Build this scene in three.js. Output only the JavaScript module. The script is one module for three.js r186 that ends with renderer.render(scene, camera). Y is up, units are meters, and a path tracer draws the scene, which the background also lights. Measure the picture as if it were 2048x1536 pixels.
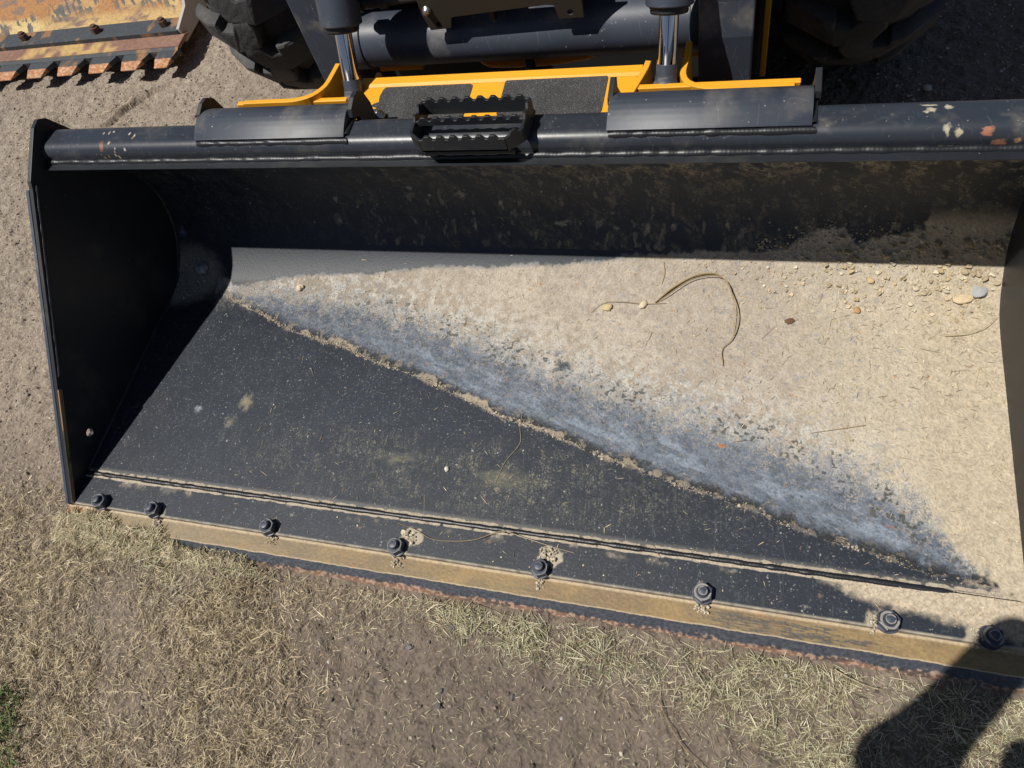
import * as THREE from 'three';
import { mergeGeometries, mergeVertices, toCreasedNormals } from 'three/addons/utils/BufferGeometryUtils.js';
import { RoundedBoxGeometry } from 'three/addons/geometries/RoundedBoxGeometry.js';
import { MarchingCubes } from 'three/addons/objects/MarchingCubes.js';

// ---------------------------------------------------------------- camera, sky, sun, exposure
// Metres; x runs along the bucket to the right, y up, z from the machine towards the photographer.
// x = 0 is the first nut, z = 0 the line of nuts, y = 0 the bucket floor.
const scene = new THREE.Scene();
const camera = new THREE.PerspectiveCamera(2 * Math.atan(768 / 1464.83) * 180 / Math.PI, 4 / 3, 0.02, 300);
const CAM = new THREE.Vector3(1.3927, 1.397, 0.3002);
camera.position.copy(CAM);
const camX = new THREE.Vector3(0.95525, -0.22062, -0.19704), camY = new THREE.Vector3(-0.07477, 0.46441, -0.88246), camZ = new THREE.Vector3(0.28619, 0.8577, 0.42713);
camera.quaternion.setFromRotationMatrix(new THREE.Matrix4().makeBasis(camX, camY, camZ));
scene.add(camera);

const SUN = new THREE.Vector3(-0.398, 1, 0.27).normalize();
{
  const w = 128, h = 64, d = new Float32Array(w * h * 4);
  for (let j = 0; j < h; j++) for (let i = 0; i < w; i++) {
    const el = ((j + 0.5) / h - 0.5) * Math.PI, az = ((i + 0.5) / w - 0.5) * 2 * Math.PI;
    const dir = new THREE.Vector3(Math.cos(el) * Math.cos(az), Math.sin(el), Math.cos(el) * Math.sin(az));
    const t = Math.pow(1 - Math.max(0, Math.sin(el)), 3), o = (j * w + i) * 4;
    const glow = 0.35 * Math.pow(Math.max(0, dir.dot(SUN)), 12);
    const c = el > 0 ? [0.070 + 0.20 * t + glow, 0.118 + 0.20 * t + glow, 0.235 + 0.15 * t + glow * 0.9] : [0.13, 0.11, 0.09];
    d.set([c[0] * 0.74, c[1] * 0.73, c[2] * 0.70, 1], o);
  }
  const sky = new THREE.DataTexture(d, w, h, THREE.RGBAFormat, THREE.FloatType);
  sky.mapping = THREE.EquirectangularReflectionMapping; sky.magFilter = THREE.LinearFilter; sky.minFilter = THREE.LinearFilter; sky.needsUpdate = true;
  scene.background = sky; scene.environment = sky;
}
const sun = new THREE.DirectionalLight(new THREE.Color(1, 0.955, 0.885), 5.0);
sun.position.copy(SUN).multiplyScalar(12).add(new THREE.Vector3(0.9, 0, -0.6)); sun.target.position.set(0.9, 0, -0.6);
sun.castShadow = true; sun.shadow.radius = 1; sun.shadow.mapSize.set(4096, 4096);
Object.assign(sun.shadow.camera, { left: -4, right: 4, top: 4, bottom: -4, near: 1, far: 30 });
scene.add(sun, sun.target);
const renderer = new THREE.WebGLRenderer({ antialias: true });
renderer.toneMapping = THREE.LinearToneMapping; renderer.toneMappingExposure = 1.06;
renderer.shadowMap.enabled = true;

// ---------------------------------------------------------------- helpers
const V = (x, y, z) => new THREE.Vector3(x, y, z);
let seed = 7;
const seeded = (n) => { seed = n; };
const R = () => { seed = (seed + 0x6d2b79f5) | 0; let t = Math.imul(seed ^ (seed >>> 15), 1 | seed); t = (t + Math.imul(t ^ (t >>> 7), 61 | t)) ^ t; return ((t ^ (t >>> 14)) >>> 0) / 4294967296; };
const rr = (a, b) => a + (b - a) * R();
const clamp = (x, a = 0, b = 1) => Math.min(b, Math.max(a, x));
const ss = (a, b, x) => { const t = clamp((x - a) / (b - a)); return t * t * (3 - 2 * t); };
const mix = (a, b, t) => a + (b - a) * t;
const mix3 = (a, b, t) => [a[0] + (b[0] - a[0]) * t, a[1] + (b[1] - a[1]) * t, a[2] + (b[2] - a[2]) * t];
const hash = (x, y, s) => { let n = Math.imul(x, 374761393) ^ Math.imul(y, 668265263) ^ Math.imul(s, 1274126177); n = Math.imul(n ^ (n >>> 13), 1274126177); return ((n ^ (n >>> 16)) >>> 0) / 4294967296; };
function vn(x, y, s, p = 0) {
  const xi = Math.floor(x), yi = Math.floor(y); let fx = x - xi, fy = y - yi; fx = fx * fx * (3 - 2 * fx); fy = fy * fy * (3 - 2 * fy);
  let x0 = xi, x1 = xi + 1, y0 = yi, y1 = yi + 1;
  if (p) { x0 = ((x0 % p) + p) % p; x1 = ((x1 % p) + p) % p; y0 = ((y0 % p) + p) % p; y1 = ((y1 % p) + p) % p; }
  const a = hash(x0, y0, s), b = hash(x1, y0, s), c = hash(x0, y1, s), d = hash(x1, y1, s);
  return a + (b - a) * fx + (c - a) * fy + (a - b - c + d) * fx * fy;
}
function fbm(x, y, s, o = 4, p = 0) { let v = 0, a = 0.5, t = 0; for (let i = 0; i < o; i++) { v += a * vn(x, y, s + i, p); t += a; a *= 0.5; x *= 2; y *= 2; p *= 2; } return v / t; }
const lerpList = (L, x) => { if (x <= L[0][0]) return L[0][1]; for (let i = 1; i < L.length; i++) if (x <= L[i][0]) return mix(L[i - 1][1], L[i][1], (x - L[i - 1][0]) / (L[i][0] - L[i - 1][0])); return L[L.length - 1][1]; };
const toS = (c) => 255 * (c <= 0.0031308 ? 12.92 * Math.max(0, c) : 1.055 * Math.pow(Math.min(1, c), 1 / 2.4) - 0.055);
const css = (c, a = 1) => `rgba(${Math.round(toS(c[0]))},${Math.round(toS(c[1]))},${Math.round(toS(c[2]))},${a})`;

// A canvas whose pixels come from fn(i, j) -> linear rgb; strokes(ctx) adds marks; gloss(rgb luminance) makes the roughness, fnB the relief
function paintTexture(w, h, fn, { strokes, rough, bump, wrap = THREE.RepeatWrapping } = {}) {
  const cv = document.createElement('canvas'); cv.width = w; cv.height = h;
  const g = cv.getContext('2d'), im = g.createImageData(w, h), bz = bump ? new Uint8ClampedArray(w * h) : null;
  for (let j = 0; j < h; j++) for (let i = 0; i < w; i++) {
    const c = fn(i, j), o = (j * w + i) * 4;
    im.data[o] = toS(c[0]); im.data[o + 1] = toS(c[1]); im.data[o + 2] = toS(c[2]); im.data[o + 3] = 255;
    if (bz) bz[j * w + i] = 255 * (c[3] ?? 0.5);
  }
  g.putImageData(im, 0, 0);
  if (strokes) strokes(g, w, h);
  const finish = (t, srgb) => { t.wrapS = t.wrapT = wrap; t.magFilter = THREE.LinearFilter; if (srgb) t.colorSpace = THREE.SRGBColorSpace; t.anisotropy = 8; return t; };
  const out = { map: finish(new THREE.CanvasTexture(cv), true) };
  const gray = (f) => {
    const c2 = document.createElement('canvas'); c2.width = w; c2.height = h; const g2 = c2.getContext('2d'), i2 = g2.createImageData(w, h);
    for (let k = 0; k < w * h; k++) { const v = f(k); i2.data[4 * k] = i2.data[4 * k + 1] = i2.data[4 * k + 2] = v; i2.data[4 * k + 3] = 255; }
    g2.putImageData(i2, 0, 0); return finish(new THREE.CanvasTexture(c2), false);
  };
  const now = g.getImageData(0, 0, w, h).data;
  if (rough) out.roughnessMap = gray((k) => 255 * rough((now[4 * k] + now[4 * k + 1] + now[4 * k + 2]) / 765));
  if (bz) out.bumpMap = gray((k) => bz[k]);
  return out;
}

// names, labels, groups
const used = new Map();
const numbered = (n) => { const k = used.get(n) ?? 0; used.set(n, k + 1); return k ? `${n}_${String(k).padStart(3, '0')}` : n; };
function tag(o, label, category, group, kind) { o.userData.label = label; o.userData.category = category; if (group) o.userData.group = group; if (kind) o.userData.kind = kind; return o; }
function thing(name, label, category, group, pos) { const o = new THREE.Group(); o.name = numbered(name); if (pos) o.position.copy(pos); tag(o, label, category, group); scene.add(o); return o; }
function mesh(name, geo, mat, parent, label) {
  const m = new THREE.Mesh(Array.isArray(geo) ? merge(geo) : geo, mat); m.name = parent ? name : numbered(name); m.castShadow = m.receiveShadow = true;
  if (label) m.userData.label = label; (parent ?? scene).add(m); return m;
}
function merge(list) {
  const gs = list.map((g) => { let q = g.index ? g.toNonIndexed() : g; for (const k of Object.keys(q.attributes)) if (!['position', 'normal', 'uv', 'color'].includes(k)) q.deleteAttribute(k); if (!q.attributes.uv) q.setAttribute('uv', new THREE.BufferAttribute(new Float32Array(q.attributes.position.count * 2), 2)); return q; });
  return mergeGeometries(gs);
}
// uv in units of «size» metres, projected on the face's own main direction
function boxUV(geo, size = 0.8, du = 0, dv = 0) {
  const g = geo.index ? geo.toNonIndexed() : geo, p = g.attributes.position, uv = new Float32Array(p.count * 2);
  const a = V(), b = V(), c = V(), n = V();
  for (let i = 0; i < p.count; i += 3) {
    a.fromBufferAttribute(p, i); b.fromBufferAttribute(p, i + 1); c.fromBufferAttribute(p, i + 2);
    n.crossVectors(b.clone().sub(a), c.clone().sub(a)); const ax = Math.abs(n.x), ay = Math.abs(n.y), az = Math.abs(n.z);
    [a, b, c].forEach((q, k) => { const [u, v] = ax > ay && ax > az ? [q.z, q.y] : ay > az ? [q.x, q.z] : [q.x, q.y]; uv[(i + k) * 2] = u / size + du; uv[(i + k) * 2 + 1] = v / size + dv; });
  }
  g.setAttribute('uv', new THREE.BufferAttribute(uv, 2)); return g;
}
const shapeOf = (pts, holes = []) => { const s = new THREE.Shape(pts.map(([x, y]) => new THREE.Vector2(x, y))); for (const [hx, hy, r] of holes) { const p = new THREE.Path(); p.absarc(hx, hy, r, 0, Math.PI * 2, true); s.holes.push(p); } return s; };
// a (z, y) profile drawn out along x from x0 to x1, edges bevelled
function alongX(profile, x0, x1, bevel = 0.002, holes = []) {
  const g = new THREE.ExtrudeGeometry(shapeOf(profile.map(([z, y]) => [-z, y]), holes.map(([z, y, r]) => [-z, y, r])), { depth: x1 - x0 - 2 * bevel, bevelEnabled: bevel > 0, bevelThickness: bevel, bevelSize: bevel, bevelOffset: -bevel, bevelSegments: 2, curveSegments: 20 });
  g.rotateY(Math.PI / 2); g.translate(x0 + bevel, 0, 0); return boxUV(g);
}
// an (x, z) plan drawn up along y
function alongY(plan, y0, y1, bevel = 0.002) {
  const g = new THREE.ExtrudeGeometry(shapeOf(plan.map(([x, z]) => [x, -z])), { depth: y1 - y0 - 2 * bevel, bevelEnabled: bevel > 0, bevelThickness: bevel, bevelSize: bevel, bevelOffset: -bevel, bevelSegments: 2, curveSegments: 16 });
  g.rotateX(-Math.PI / 2); g.translate(0, y0 + bevel, 0); return boxUV(g);
}
function alongZ(outline, z0, z1, bevel = 0.002, holes = []) {
  const g = new THREE.ExtrudeGeometry(shapeOf(outline, holes), { depth: z1 - z0 - 2 * bevel, bevelEnabled: bevel > 0, bevelThickness: bevel, bevelSize: bevel, bevelOffset: -bevel, bevelSegments: 2, curveSegments: 16 });
  g.translate(0, 0, z0 + bevel); return boxUV(g);
}
function box(x0, x1, y0, y1, z0, z1, r = 0.003) { const g = new RoundedBoxGeometry(x1 - x0, y1 - y0, z1 - z0, 2, Math.min(r, (x1 - x0) / 3, (y1 - y0) / 3, (z1 - z0) / 3)); g.translate((x0 + x1) / 2, (y0 + y1) / 2, (z0 + z1) / 2); return boxUV(g); }
// a turned body between two points: list of [distance along, radius]
function turned(a, b, prof, seg = 32) {
  const g = new THREE.LatheGeometry(prof.map(([t, r]) => new THREE.Vector2(r, t)), seg);
  const d = b.clone().sub(a).normalize(); g.applyQuaternion(new THREE.Quaternion().setFromUnitVectors(V(0, 1, 0), d)); g.translate(a.x, a.y, a.z); return g;
}
const rod = (a, b, r, seg = 24) => { const L = a.distanceTo(b), e = Math.min(0.003, r * 0.3); return turned(a, b, [[0, 0.0001], [0, r - e], [e, r], [L - e, r], [L, r - e], [L, 0.0001]], seg); };
// a rippled weld bead along a straight line, its crown towards «up»
function weld(a, b, r, up, s = 1, taper = 0) {
  const L = a.distanceTo(b), n = Math.max(8, Math.round(L / 0.0025)), K = 8, d = b.clone().sub(a).normalize(), u = up.clone().normalize(), w = d.clone().cross(u), pos = [], uv = [], idx = [];
  for (let i = 0; i <= n; i++) {
    const t = (i / n) * L, rip = Math.abs(((t / 0.0065) + 0.4 * vn(t * 60, 3, s)) % 1 - 0.5) * 2, rad = r * (0.84 + 0.10 * rip + 0.34 * (vn(t * 70, 1, s) - 0.5)), sag = 0.2 * r * (vn(t * 40, 9, s) - 0.5), sink = taper ? ss(0, taper, L - t) : 1;
    for (let k = 0; k <= K; k++) { const an = Math.PI * (k / K), q = a.clone().addScaledVector(d, t + 0.0035 * Math.sin(an)).addScaledVector(u, Math.sin(an) * rad * sink - r * 0.12 * (2 - sink)).addScaledVector(w, Math.cos(an) * rad * 1.15 + sag); pos.push(q.x, q.y, q.z); uv.push(t / 0.8, k / K * r * 3 / 0.8); }
  }
  for (let i = 0; i < n; i++) for (let k = 0; k < K; k++) { const p = i * (K + 1) + k; idx.push(p, p + 1, p + K + 1, p + 1, p + K + 2, p + K + 1); }
  const g = new THREE.BufferGeometry(); g.setAttribute('position', new THREE.Float32BufferAttribute(pos, 3)); g.setAttribute('uv', new THREE.Float32BufferAttribute(uv, 2)); g.setIndex(idx); g.computeVertexNormals(); return g.toNonIndexed();
}
// an irregular stone: a squashed, faceted ball
function stoneGeo(s, detail = 1, rough = 0.35) {
  const g = mergeVertices(new THREE.IcosahedronGeometry(1, detail).deleteAttribute('normal').deleteAttribute('uv')), p = g.attributes.position;
  for (let i = 0; i < p.count; i++) { const q = V().fromBufferAttribute(p, i), k = 1 - rough * vn(q.x * 1.4 + 9, q.y * 1.4 + q.z * 2.1 + 7, s) - rough * 0.5 * vn(q.x * 3 + 4, q.z * 3 + q.y * 2 + 4, s + 5); q.multiplyScalar(k); p.setXYZ(i, q.x, q.y, q.z); }
  g.computeVertexNormals(); const n = g.toNonIndexed(); return detail < 2 ? toCreasedNormals(n, 0.6) : n;
}
function instanced(name, geo, mat, items, label, category) {
  const m = new THREE.InstancedMesh(geo, mat, items.length); m.name = numbered(name); m.castShadow = m.receiveShadow = true;
  items.forEach((it, i) => { m.setMatrixAt(i, it.m); if (it.c) m.setColorAt(i, new THREE.Color().setRGB(...it.c)); });
  tag(m, label, category, null, 'stuff'); scene.add(m); return m;
}
const place = (x, y, z, q, sx, sy = sx, sz = sx) => new THREE.Matrix4().compose(V(x, y, z), q, V(sx, sy, sz));
const turnY = (a, pitch = 0, roll = 0) => new THREE.Quaternion().setFromEuler(new THREE.Euler(pitch, a, roll, 'YXZ'));

// ---------------------------------------------------------------- materials
const std = (o) => new THREE.MeshStandardMaterial(o);
const PX = 0.8; // metres that one repeat of the steel texture covers
const steelTex = paintTexture(1024, 1024, (i, j) => {
  const x = i / 1024, y = j / 1024, n = fbm(x * 6, y * 6, 11, 4, 6), f = fbm(x * 90, y * 90, 21, 3, 90), d = ss(0.56, 0.78, fbm(x * 12, y * 12, 31, 5, 12)) * (0.35 + f);
  const k = 0.75 + 0.5 * n; return mix3([0.0105 * k, 0.0126 * k, 0.0168 * k], [0.09, 0.078, 0.06], 0.24 * d).concat(0.5 + 0.2 * (f - 0.5));
}, {
  strokes: (g, w, h) => {
    seeded(101);
    for (let k = 0; k < 900; k++) { const x = R() * w, y = R() * h, a = rr(-0.5, 0.5) + Math.PI / 2 * (R() < 0.7 ? 1 : 0), l = rr(4, 46); g.strokeStyle = css([0.16, 0.16, 0.16], rr(0.06, 0.34)); g.lineWidth = rr(0.4, 1.1); g.beginPath(); g.moveTo(x, y); g.quadraticCurveTo(x + Math.cos(a) * l * 0.5 + rr(-4, 4), y + Math.sin(a) * l * 0.5 + rr(-4, 4), x + Math.cos(a) * l, y + Math.sin(a) * l); g.stroke(); }
    for (let k = 0; k < 900; k++) { g.fillStyle = css(R() < 0.7 ? [0.4, 0.36, 0.28] : [0.2, 0.2, 0.2], rr(0.2, 0.8)); const r = rr(0.3, 1.3) * (R() < 0.06 ? 1.8 : 1); g.beginPath(); g.ellipse(R() * w, R() * h, r, r * rr(0.5, 1), R() * 3, 0, 7); g.fill(); }
  }, rough: (l) => clamp(0.45 + 0.9 * (l - 0.10), 0.43, 0.9), bump: true,
});
const M = {};
M.steel = std({ ...steelTex, roughness: 1, bumpScale: 0.0006 });
M.hook = std({ ...steelTex, color: new THREE.Color(2.5, 2.6, 2.8), roughness: 1, bumpScale: 0.0005 });
M.weld = std({ color: new THREE.Color(0.011, 0.012, 0.015), roughness: 0.42 });
M.grey = std({ ...steelTex, color: new THREE.Color(4.0, 4.05, 4.2), roughness: 1.0, bumpScale: 0.0005 });
M.chrome = std({ color: new THREE.Color(0.75, 0.76, 0.78), metalness: 1, roughness: 0.1 });
M.zinc = std({ color: new THREE.Color(0.6, 0.58, 0.54), metalness: 1, roughness: 0.35 });
M.hose = std({ color: new THREE.Color(0.02, 0.02, 0.021), roughness: 0.55 });
M.dark = std({ color: new THREE.Color(0.014, 0.014, 0.015), roughness: 0.7 });
const yellowTex = paintTexture(512, 512, (i, j) => {
  const x = i / 512, y = j / 512, n = fbm(x * 5, y * 5, 41, 4, 5), d = ss(0.6, 0.8, fbm(x * 14, y * 14, 43, 4, 14)); return mix3([0.72 * (0.94 + 0.12 * n), 0.335 * (0.93 + 0.14 * n), 0.02], [0.34, 0.22, 0.08], 0.22 * d);
}, {
  strokes: (g, w, h) => { seeded(55); for (let k = 0; k < 60; k++) { g.strokeStyle = css(R() < 0.5 ? [0.08, 0.06, 0.03] : [0.85, 0.65, 0.3], rr(0.15, 0.6)); g.lineWidth = rr(0.5, 1.8); const x = R() * w, y = R() * h; g.beginPath(); g.moveTo(x, y); g.lineTo(x + rr(-9, 9), y + rr(-5, 5)); g.stroke(); } },
  rough: () => 0.38,
});
M.yellow = std({ ...yellowTex, roughness: 1 });
const gripTex = paintTexture(512, 512, (i, j) => { const v = hash(i >> 1, j >> 1, 5), f = fbm(i / 60, j / 60, 3, 3); const b = 0.022 + 0.03 * f + (v > 0.9 ? 0.2 * (v - 0.86) / 0.14 : 0) + 0.016 * hash(i, j, 9); return [b, b, b * 1.02, v]; }, { bump: true });
M.grip = std({ ...gripTex, roughness: 0.82, bumpScale: 0.002 });
const rubberTex = paintTexture(512, 512, (i, j) => { const x = i / 512, y = j / 512, n = fbm(x * 6, y * 6, 51, 4, 6), f = fbm(x * 50, y * 50, 53, 3, 50), d = ss(0.5, 0.75, fbm(x * 9, y * 9, 57, 5, 9)); return mix3([0.040 + 0.02 * n, 0.040 + 0.02 * n, 0.041 + 0.019 * n], [0.15, 0.13, 0.10], 0.5 * d * f).concat(f); }, { bump: true });
M.rubber = std({ ...rubberTex, roughness: 0.8, bumpScale: 0.0015 });
M.frame = std({ color: new THREE.Color(0.085, 0.066, 0.04), roughness: 0.75 });

// ---------------------------------------------------------------- ground
const hayAt = (x, z) => { // how thickly the cut grass lies, 0 to 1
  const n = fbm(x * 5 + 3, z * 5 + 8, 71, 4), m = fbm(x * 18 + 3, z * 18 + 8, 73, 3);
  let a = ss(0.78, 0.42, x - 0.25 * (z - 0.25)) * ss(-0.9, -0.1, x + 0.25 * z) * ss(-0.06, 0.09, z - 0.08 * Math.min(x, 0)) * (x < -0.1 ? 0.75 : 1);
  a = Math.max(a, 0.95 * ss(0.5, 0.2, Math.hypot((x - 0.18) / 1.5, (z - 0.09) / 0.5)) * ss(0, 0.05, z));
  const lower = lerpList([[0.55, 0.09], [0.9, 0.125], [1.1, 0.17], [1.35, 0.2], [1.6, 0.25], [2.4, 0.4]], x) + 0.06 * (n - 0.5);
  const b = ss(0.62, 0.9, x) * ss(lower + 0.05, lower - 0.03, z) * ss(0.03, 0.07, z);
  const c = ss(0.3, 0.1, Math.hypot(x - 1.45, (z - 0.45) * 1.3)) * 0.55;
  const d = 0.8 * (ss(0.16, 0.04, Math.hypot(x + 0.72, z + 1.38)) + ss(0.14, 0.04, Math.hypot(x + 0.98, z + 1.31)) + ss(0.1, 0.03, Math.hypot(x + 0.97, (z + 1.19) * 0.6)));
  return clamp((Math.max(a, b, c) * (-0.18 + 1.9 * n) + d * n) * (0.15 + 1.45 * m));
};
const heap = (x, z) => 0.026 * ss(0.50, 0.36, x) * ss(-0.24, -0.02, x) * ss(0.03, 0.075, z) * ss(0.30, 0.10, z) + 0.012 * ss(0.6, 1.1, x) * ss(0.045, 0.085, z) * ss(0.25, 0.12, z);
function groundAt(x, z) {
  const far = Math.max(0, Math.hypot(x - 0.9, z + 0.4) - 3.2);
  let y = -0.047 + 0.012 * (fbm(x * 3.3 + 40, z * 3.3 + 40, 81, 4) - 0.5) + 0.016 * (fbm(x * 26 + 40, z * 26 + 40, 85, 3) - 0.5) + 0.012 * (fbm(x * 70 + 40, z * 70 + 40, 86, 2) - 0.5) + 0.03 * far * (fbm(x * 0.3 + 9, z * 0.3 + 9, 87, 3) - 0.5);
  y += heap(x, z) * (0.75 + 0.5 * vn(x * 20, z * 20, 88));
  // rut with a raised, broken edge beside the wheel
  const along = lerpList([[-0.9, -1.17], [-0.733, -1.302], [-0.704, -1.348], [-0.67, -1.407], [-0.627, -1.449], [-0.55, -1.49]], x) + 0.035 * (vn(x * 11 + z * 4, z * 9, 89) - 0.5);
  if (x > -0.95 && x < -0.2 && z < -1.1 && z > -1.8) { const e = z - along, w = ss(-0.9, -0.74, x) * ss(-0.5, -0.62, x); y += w * (e > 0 ? -0.017 * ss(0.0, 0.014, e) * ss(0.05, 0.012, e) : 0.012 * ss(-0.07, -0.004, e) * ss(0.0, -0.006, e)) * (0.5 + 0.8 * fbm(x * 9, z * 9, 90, 2)); }
  return y;
}
{
  const cells = (a, b, d, lo, hi) => { const L = []; for (let v = a; v <= b + 1e-9; v += d) L.push(v); let s = d, v = a; const pre = []; while (v > lo) { s *= 1.35; v -= s; pre.unshift(v); } s = d; v = b; while (v < hi) { s *= 1.35; v += s; L.push(v); } return pre.concat(L); };
  const xs = cells(-1.5, 2.3, 0.006, -90, 90), zs = cells(-2.05, 0.75, 0.006, -90, 90), pos = [], uv = [], idx = [];
  for (const z of zs) for (const x of xs) { pos.push(x, groundAt(x, z), z); uv.push((x + 1.6) / 4.2, (z + 2.4) / 4.2); }
  const n = xs.length; for (let j = 0; j < zs.length - 1; j++) for (let i = 0; i < n - 1; i++) { const p = j * n + i; idx.push(p, p + n, p + 1, p + 1, p + n, p + n + 1); }
  const g = new THREE.BufferGeometry(); g.setAttribute('position', new THREE.Float32BufferAttribute(pos, 3)); g.setAttribute('uv', new THREE.Float32BufferAttribute(uv, 2)); g.setIndex(idx); g.computeVertexNormals();
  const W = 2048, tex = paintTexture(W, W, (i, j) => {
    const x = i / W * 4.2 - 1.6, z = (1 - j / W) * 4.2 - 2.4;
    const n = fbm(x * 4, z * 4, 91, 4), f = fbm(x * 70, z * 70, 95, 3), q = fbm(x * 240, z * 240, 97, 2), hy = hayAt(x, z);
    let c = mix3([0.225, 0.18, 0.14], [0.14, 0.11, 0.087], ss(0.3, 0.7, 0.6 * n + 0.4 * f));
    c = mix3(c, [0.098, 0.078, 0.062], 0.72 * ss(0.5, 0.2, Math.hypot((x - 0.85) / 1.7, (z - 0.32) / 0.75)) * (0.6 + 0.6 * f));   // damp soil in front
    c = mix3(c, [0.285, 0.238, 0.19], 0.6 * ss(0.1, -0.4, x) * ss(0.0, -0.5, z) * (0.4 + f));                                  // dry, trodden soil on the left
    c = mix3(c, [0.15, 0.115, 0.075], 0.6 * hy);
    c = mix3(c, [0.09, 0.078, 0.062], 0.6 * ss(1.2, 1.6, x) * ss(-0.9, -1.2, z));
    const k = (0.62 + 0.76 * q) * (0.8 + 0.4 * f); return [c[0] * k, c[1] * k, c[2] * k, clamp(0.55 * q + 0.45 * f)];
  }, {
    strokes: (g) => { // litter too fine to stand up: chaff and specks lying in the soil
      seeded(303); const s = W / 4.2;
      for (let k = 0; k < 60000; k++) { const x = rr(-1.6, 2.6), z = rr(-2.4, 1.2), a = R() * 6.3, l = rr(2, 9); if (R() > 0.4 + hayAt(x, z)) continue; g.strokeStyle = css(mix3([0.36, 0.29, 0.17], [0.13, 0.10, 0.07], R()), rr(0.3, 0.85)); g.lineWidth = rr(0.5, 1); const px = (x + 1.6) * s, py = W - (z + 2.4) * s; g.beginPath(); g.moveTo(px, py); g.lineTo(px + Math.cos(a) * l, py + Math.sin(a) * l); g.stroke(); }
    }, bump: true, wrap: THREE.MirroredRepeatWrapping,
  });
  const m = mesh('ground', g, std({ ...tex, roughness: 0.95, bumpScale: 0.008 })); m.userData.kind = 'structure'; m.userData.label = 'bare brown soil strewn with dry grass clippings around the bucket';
}

// ---------------------------------------------------------------- the black bucket
const XL = -0.0844, XR = 1.8884, BW = XR - XL;
const bucket = thing('loader_bucket', 'wide black loader bucket lying on the ground with tan dirt dried on its floor', 'bucket');
// profile of the bent sheet: flat floor, heel curve, back leaning forward at the top; q = distance along it
const prof = [];
{
  const crv = new THREE.CatmullRomCurve3([[-0.50, 0], [-0.58, 0.0], [-0.63, 0.006], [-0.668, 0.024], [-0.717, 0.06], [-0.748, 0.098], [-0.772, 0.15], [-0.78, 0.213], [-0.763, 0.282], [-0.727, 0.345], [-0.682, 0.402], [-0.64, 0.442], [-0.618, 0.458]].map(([z, y]) => V(0, y, z)), false, 'centripetal');
  for (let i = 0; i < 24; i++) prof.push([-0.068 - (0.5 - 0.068) * i / 24, 0]);
  for (const p of crv.getSpacedPoints(110)) prof.push([p.z, p.y]);
}
const profQ = [0.068]; for (let i = 1; i < prof.length; i++) profQ.push(profQ[i - 1] + Math.hypot(prof[i][0] - prof[i - 1][0], prof[i][1] - prof[i - 1][1]));
const QMAX = 1.22, onSheet = (q) => { if (q < 0.068) return V(0, 0, -q); for (let i = 1; i < prof.length; i++) if (q <= profQ[i]) { const t = (q - profQ[i - 1]) / (profQ[i] - profQ[i - 1]); return V(0, mix(prof[i - 1][1], prof[i][1], t), mix(prof[i - 1][0], prof[i][0], t)); } return V(0, prof.at(-1)[1], prof.at(-1)[0]); };
const RIDGE = [[-0.09, 0.585], [0.0, 0.6], [0.084, 0.593], [0.285, 0.511], [0.504, 0.453], [0.692, 0.393], [0.915, 0.318], [1.091, 0.265], [1.251, 0.217], [1.398, 0.179], [1.533, 0.138], [1.659, 0.108], [1.776, 0.09], [1.9, 0.07]];
const TANLO = [[-0.09, 0.62], [0.1, 0.605], [0.251, 0.601], [0.45, 0.59], [0.62, 0.562], [0.78, 0.515], [0.944, 0.458], [1.124, 0.398], [1.337, 0.347], [1.529, 0.297], [1.66, 0.246], [1.764, 0.174], [1.822, 0.111], [1.9, 0.03]];
const TANUP = [[-0.09, 0.69], [0.06, 0.64], [0.115, 0.628], [0.245, 0.65], [0.445, 0.668], [0.765, 0.692], [1.059, 0.712], [1.25, 0.735], [1.48, 0.75], [1.535, 0.79], [1.59, 0.795], [1.615, 0.765], [1.70, 0.785], [1.78, 0.77], [1.9, 0.775]];
const TW = 2048, TH = 1280;
const inX = (i) => XL + i / TW * BW, inQ = (j) => -0.02 + (1 - j / TH) * QMAX, toI = (x) => (x - XL) / BW * TW, toJ = (q) => (1 - (q + 0.02) / QMAX) * TH;
const PAINT = [0.0088, 0.0138, 0.0228], TAN = [0.385, 0.337, 0.272];
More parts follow.
